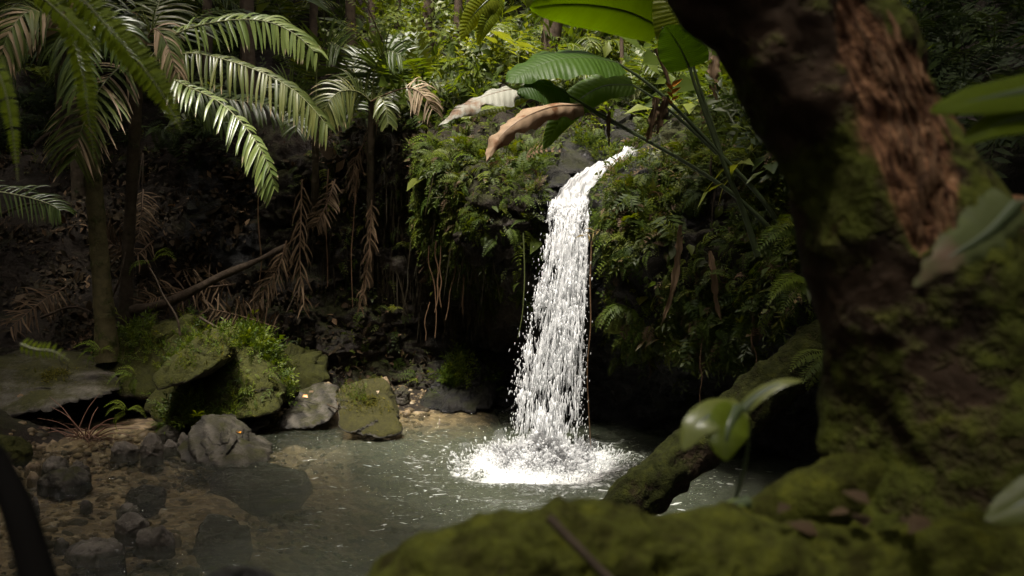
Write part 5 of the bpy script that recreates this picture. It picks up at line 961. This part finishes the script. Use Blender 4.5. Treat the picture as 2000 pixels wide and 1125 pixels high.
# moss fuzz
def fuzz(o, n, size, name, mat, parent, pred=None):
    me = o.data; k = len(me.polygons); ce = np.empty(k * 3); no = np.empty(k * 3); ar = np.empty(k); me.polygons.foreach_get('center', ce); me.polygons.foreach_get('normal', no); me.polygons.foreach_get('area', ar)
    ce = ce.reshape(-1, 3) + np.array(o['o'][:]); no = no.reshape(-1, 3); wgt = ar * clump(ce, 9, .35, 71) * (ce[:, 1] < 1.85)
    if pred is not None: wgt = wgt * pred(*proj(ce), no)
    i = rng.choice(k, n, p=wgt / wgt.sum()); d = nrm(no[i] + rng.normal(0, .5, (n, 3))); mb = MB(); mb.inst(strip_t(1, .16, .2), ce[i] + rng.normal(0, .004, (n, 3)), frame(d, rng.normal(0, 1, (n, 3))), size * np.exp(rng.normal(0, .4, n)), rng.random(n))
    ob = mb.build(name, M[mat], parent); ob['kind'] = 'stuff'; return ob
fuzz(trunk, 16000, .012, 'moss', 'mossfuzz', Tt, lambda x, y, n: np.clip(ss(1640, 1560, x - np.clip(y - 500, -500, 300) * .25) + ss(500, 760, y) * .5 + .4 * (n[:, 2] > .3), 0.03, 1))
for o in [c_ for c_ in list(bpy.data.objects) if c_.parent == Tt and c_.name.startswith('root')]: fuzz(o, 9000, .009, 'moss', 'mossfuzz', Tt, lambda x, y, n: .15 + np.clip(n[:, 2], 0, 1))
# small forest-floor leaves on the root
r = np.random.default_rng(31)
for k, (a_, b_) in enumerate([(1700, 985), (1735, 1000), (1760, 1022), (1660, 1000), (1600, 1045), (1810, 1010), (1540, 985), (1690, 1030)]):
    o = MB().inst(BROAD, P(a_, b_, 1.33)[None], frame(np.array([(r.normal(), r.normal(), r.uniform(-.2, .5))]), np.array([(0, -.4, 1.)])), np.array([r.uniform(.03, .06)]), np.array([r.uniform(.4, 1)])).build('dead_leaf', M['litter'])
    tag(o, 'blurred dead leaf on the mossy root, ' + ('in the middle of the cluster under the trunk', 'right of the cluster middle under the trunk', 'lowest right one of the cluster under the trunk', 'left one of the cluster under the trunk', 'alone below and left of the cluster', 'rightmost of all', 'leftmost, near the seedling foot', 'lowest one below the cluster')[k], 'dead leaf', 'dead leaves on the mossy root')
stick('twig', [(1072, 1010, 1.2), (1120, 1060, 1.18), (1200, 1140, 1.15)], .006, .005, 'stick', 'blurred dark twig lying across the mossy root in the foreground', 'twig', None, 12)
# seedling with drooping leaves in front of the log
t_ = thing('seedling', P(1430, 985, 1.5), 'blurred seedling with three drooping leaves in front of the mossy log', 'plant')
mb = MB(); tube(mb, PS([(1432, 990, 1.5), (1452, 920, 1.5), (1462, 850, 1.5), (1452, 800, 1.5)]), np.array((.0035, .003, .003, .003)), 6, 20); mb.build('stem', M['petiole'], t_)
bigleaf(t_, PS([(1450, 798, 1.5), (1405, 805, 1.47), (1360, 830, 1.45), (1334, 880, 1.44)]), .028, M['seedleaf'], (0, -.7, .8), .2, .02, 1, .6, 20, 5)
bigleaf(t_, PS([(1440, 800, 1.48), (1425, 830, 1.45), (1418, 865, 1.44), (1420, 900, 1.44)]), .032, M['bananayel'], (0, -1, .2), .2, .02, 2, .1, 20, 5)
bigleaf(t_, PS([(1450, 800, 1.5), (1480, 772, 1.5), (1525, 748, 1.5), (1570, 742, 1.5)]), .013, M['seedleaf'], (0, -.5, .9), .2, .02, 3, .8, 20, 5)
t_ = thing('small_leaf_plant', P(1410, 985, 1.4), 'tiny pale leaf on the mossy root beside the seedling', 'plant'); bigleaf(t_, PS([(1462, 978, 1.4), (1435, 982, 1.39), (1408, 988, 1.38)]), .008, M['palmpale'], (0, -.5, .9), .2, .02, 4, .6, 14, 3)
# blurred leaves at the right edge
t_ = thing('broad_leaf_plant', P(2100, 250, 1.3), 'blurred green leaves poking in at the right edge above the limb', 'plant')
bigleaf(t_, PS([(2120, 150, 1.3), (2000, 178, 1.28), (1900, 196, 1.26), (1815, 218, 1.25)]), .030, M['fernfg'], (0, -.75, .65), .15, .03, 21, .3, 24, 5)
bigleaf(t_, PS([(2120, 200, 1.3), (2020, 225, 1.28), (1940, 245, 1.26), (1878, 280, 1.25)]), .024, M['fernfg'], (0, -.75, .65), .15, .03, 22, .4, 24, 5)
t_ = thing('withered_leaf_plant', P(2080, 380, 1.25), 'blurred grey green withered leaf hanging in front of the trunk at right', 'plant')
bigleaf(t_, PS([(1985, 400, 1.25), (1930, 455, 1.22), (1860, 500, 1.2), (1785, 560, 1.19)]), .042, M['witherfg'], (.3, -.8, .5), .1, .06, 23, .3, 30, 5, halves=(.7, 1), tip=.5, tear=.3)
mb = MB(); tube(mb, PS([(2100, 350, 1.27), (2040, 375, 1.26), (1985, 400, 1.25)]), .003, 6, 10); mb.build('stem', M['petiole'], t_)
t_ = thing('broad_leaf_plant', P(2080, 960, 1.2), 'single dark green leaf at the lower right edge', 'plant'); bigleaf(t_, PS([(2090, 940, 1.2), (2010, 975, 1.2), (1922, 1016, 1.2)]), .03, M['sprig'], (0, -.7, .7), .2, .02, 24, .7, 20, 5)
# ferns hanging in front at the upper left, out of focus
t_ = thing('fern', P(20, -120, 2.0), 'out of focus fern fronds hanging in front at the upper left', 'fern')
def fgfrond(pts, hw, mat, seed, parent, n=34, Yf=2.0):
    r = np.random.default_rng(seed); c = catm(PS([(a_, b_, Yf) for a_, b_ in pts]), 50); T = nrm(np.gradient(c, axis=0)); mb = MB(); tube(mb, c[::4], np.linspace(.003, .0008, len(c[::4])), 5); ra = mb.build('frond', M['rachis'], parent)
    for k in range(n):
        i = int((k + .5) / n * 49); tt = i / 49; l = hw * Yf / FPX * (1.0 if tt < .55 else max(.12, 1 - ((tt - .55) / .45) ** 1.6)) 
        for sg in (-1, 1):
            S_ = nrm(np.cross(T[i], np.array((0, -1, .2)))); d = nrm(S_ * sg + T[i] * .35 + r.normal(0, .05, 3))
            MB().inst(strip_t(3, .19, .15, .1, .55), c[i][None], frame(d[None], np.array([(0, -1., .25)])), np.array([l * 1.05]), np.array([r.uniform(.4, .95)])).build('pinna', mat, ra)
fgfrond([(20, -60), (95, 5), (150, 55), (178, 85), (192, 106)], 27, M['fernfg'], 1, t_, 34, 2.6)
fgfrond([(110, -60), (200, 40), (262, 110), (318, 185), (358, 262)], 34, M['fernfg'], 2, t_, 54, 2.6)
fgfrond([(60, -80), (130, 40), (160, 130), (172, 220), (186, 318)], 26, M['fernfg'], 3, t_, 54, 2.7)
fgfrond([(-60, 60), (0, 150), (22, 240), (36, 360)], 20, M['fernfg'], 4, t_, 44, 2.3)
t_ = thing('fern', P(20, 690, 2.3), 'small blurred bright fern leaf floating in front of the slab at left', 'fern'); fgfrond([(40, 672), (70, 682), (105, 686), (138, 706)], 18, M['fernfg'], 7, t_, 10, 2.3)
stick('branch', [(-60, 820, 1.15), (0, 915, 1.15), (40, 1010, 1.14), (90, 1180, 1.12)], .013, .022, 'black', 'dark blurred branch in the lower left corner', 'branch', None, 20)
hb = np.array([W(0, 0, 0)]) * 0
pts = PS([(385, 1140, 1.2), (430, 1112, 1.2), (500, 1104, 1.2), (540, 1125, 1.2), (560, 1180, 1.2), (370, 1180, 1.2), (420, 1120, 1.3), (520, 1120, 1.3), (460, 1190, 1.3)]); rock(pts, 'rock', 'dark blurred rock tip at the bottom edge left of the mossy root', M['wet'], 4, .03, 99)
print('TRIS', sum(len(o.data.polygons) for o in bpy.data.objects if o.type == 'MESH'), len(bpy.data.objects))
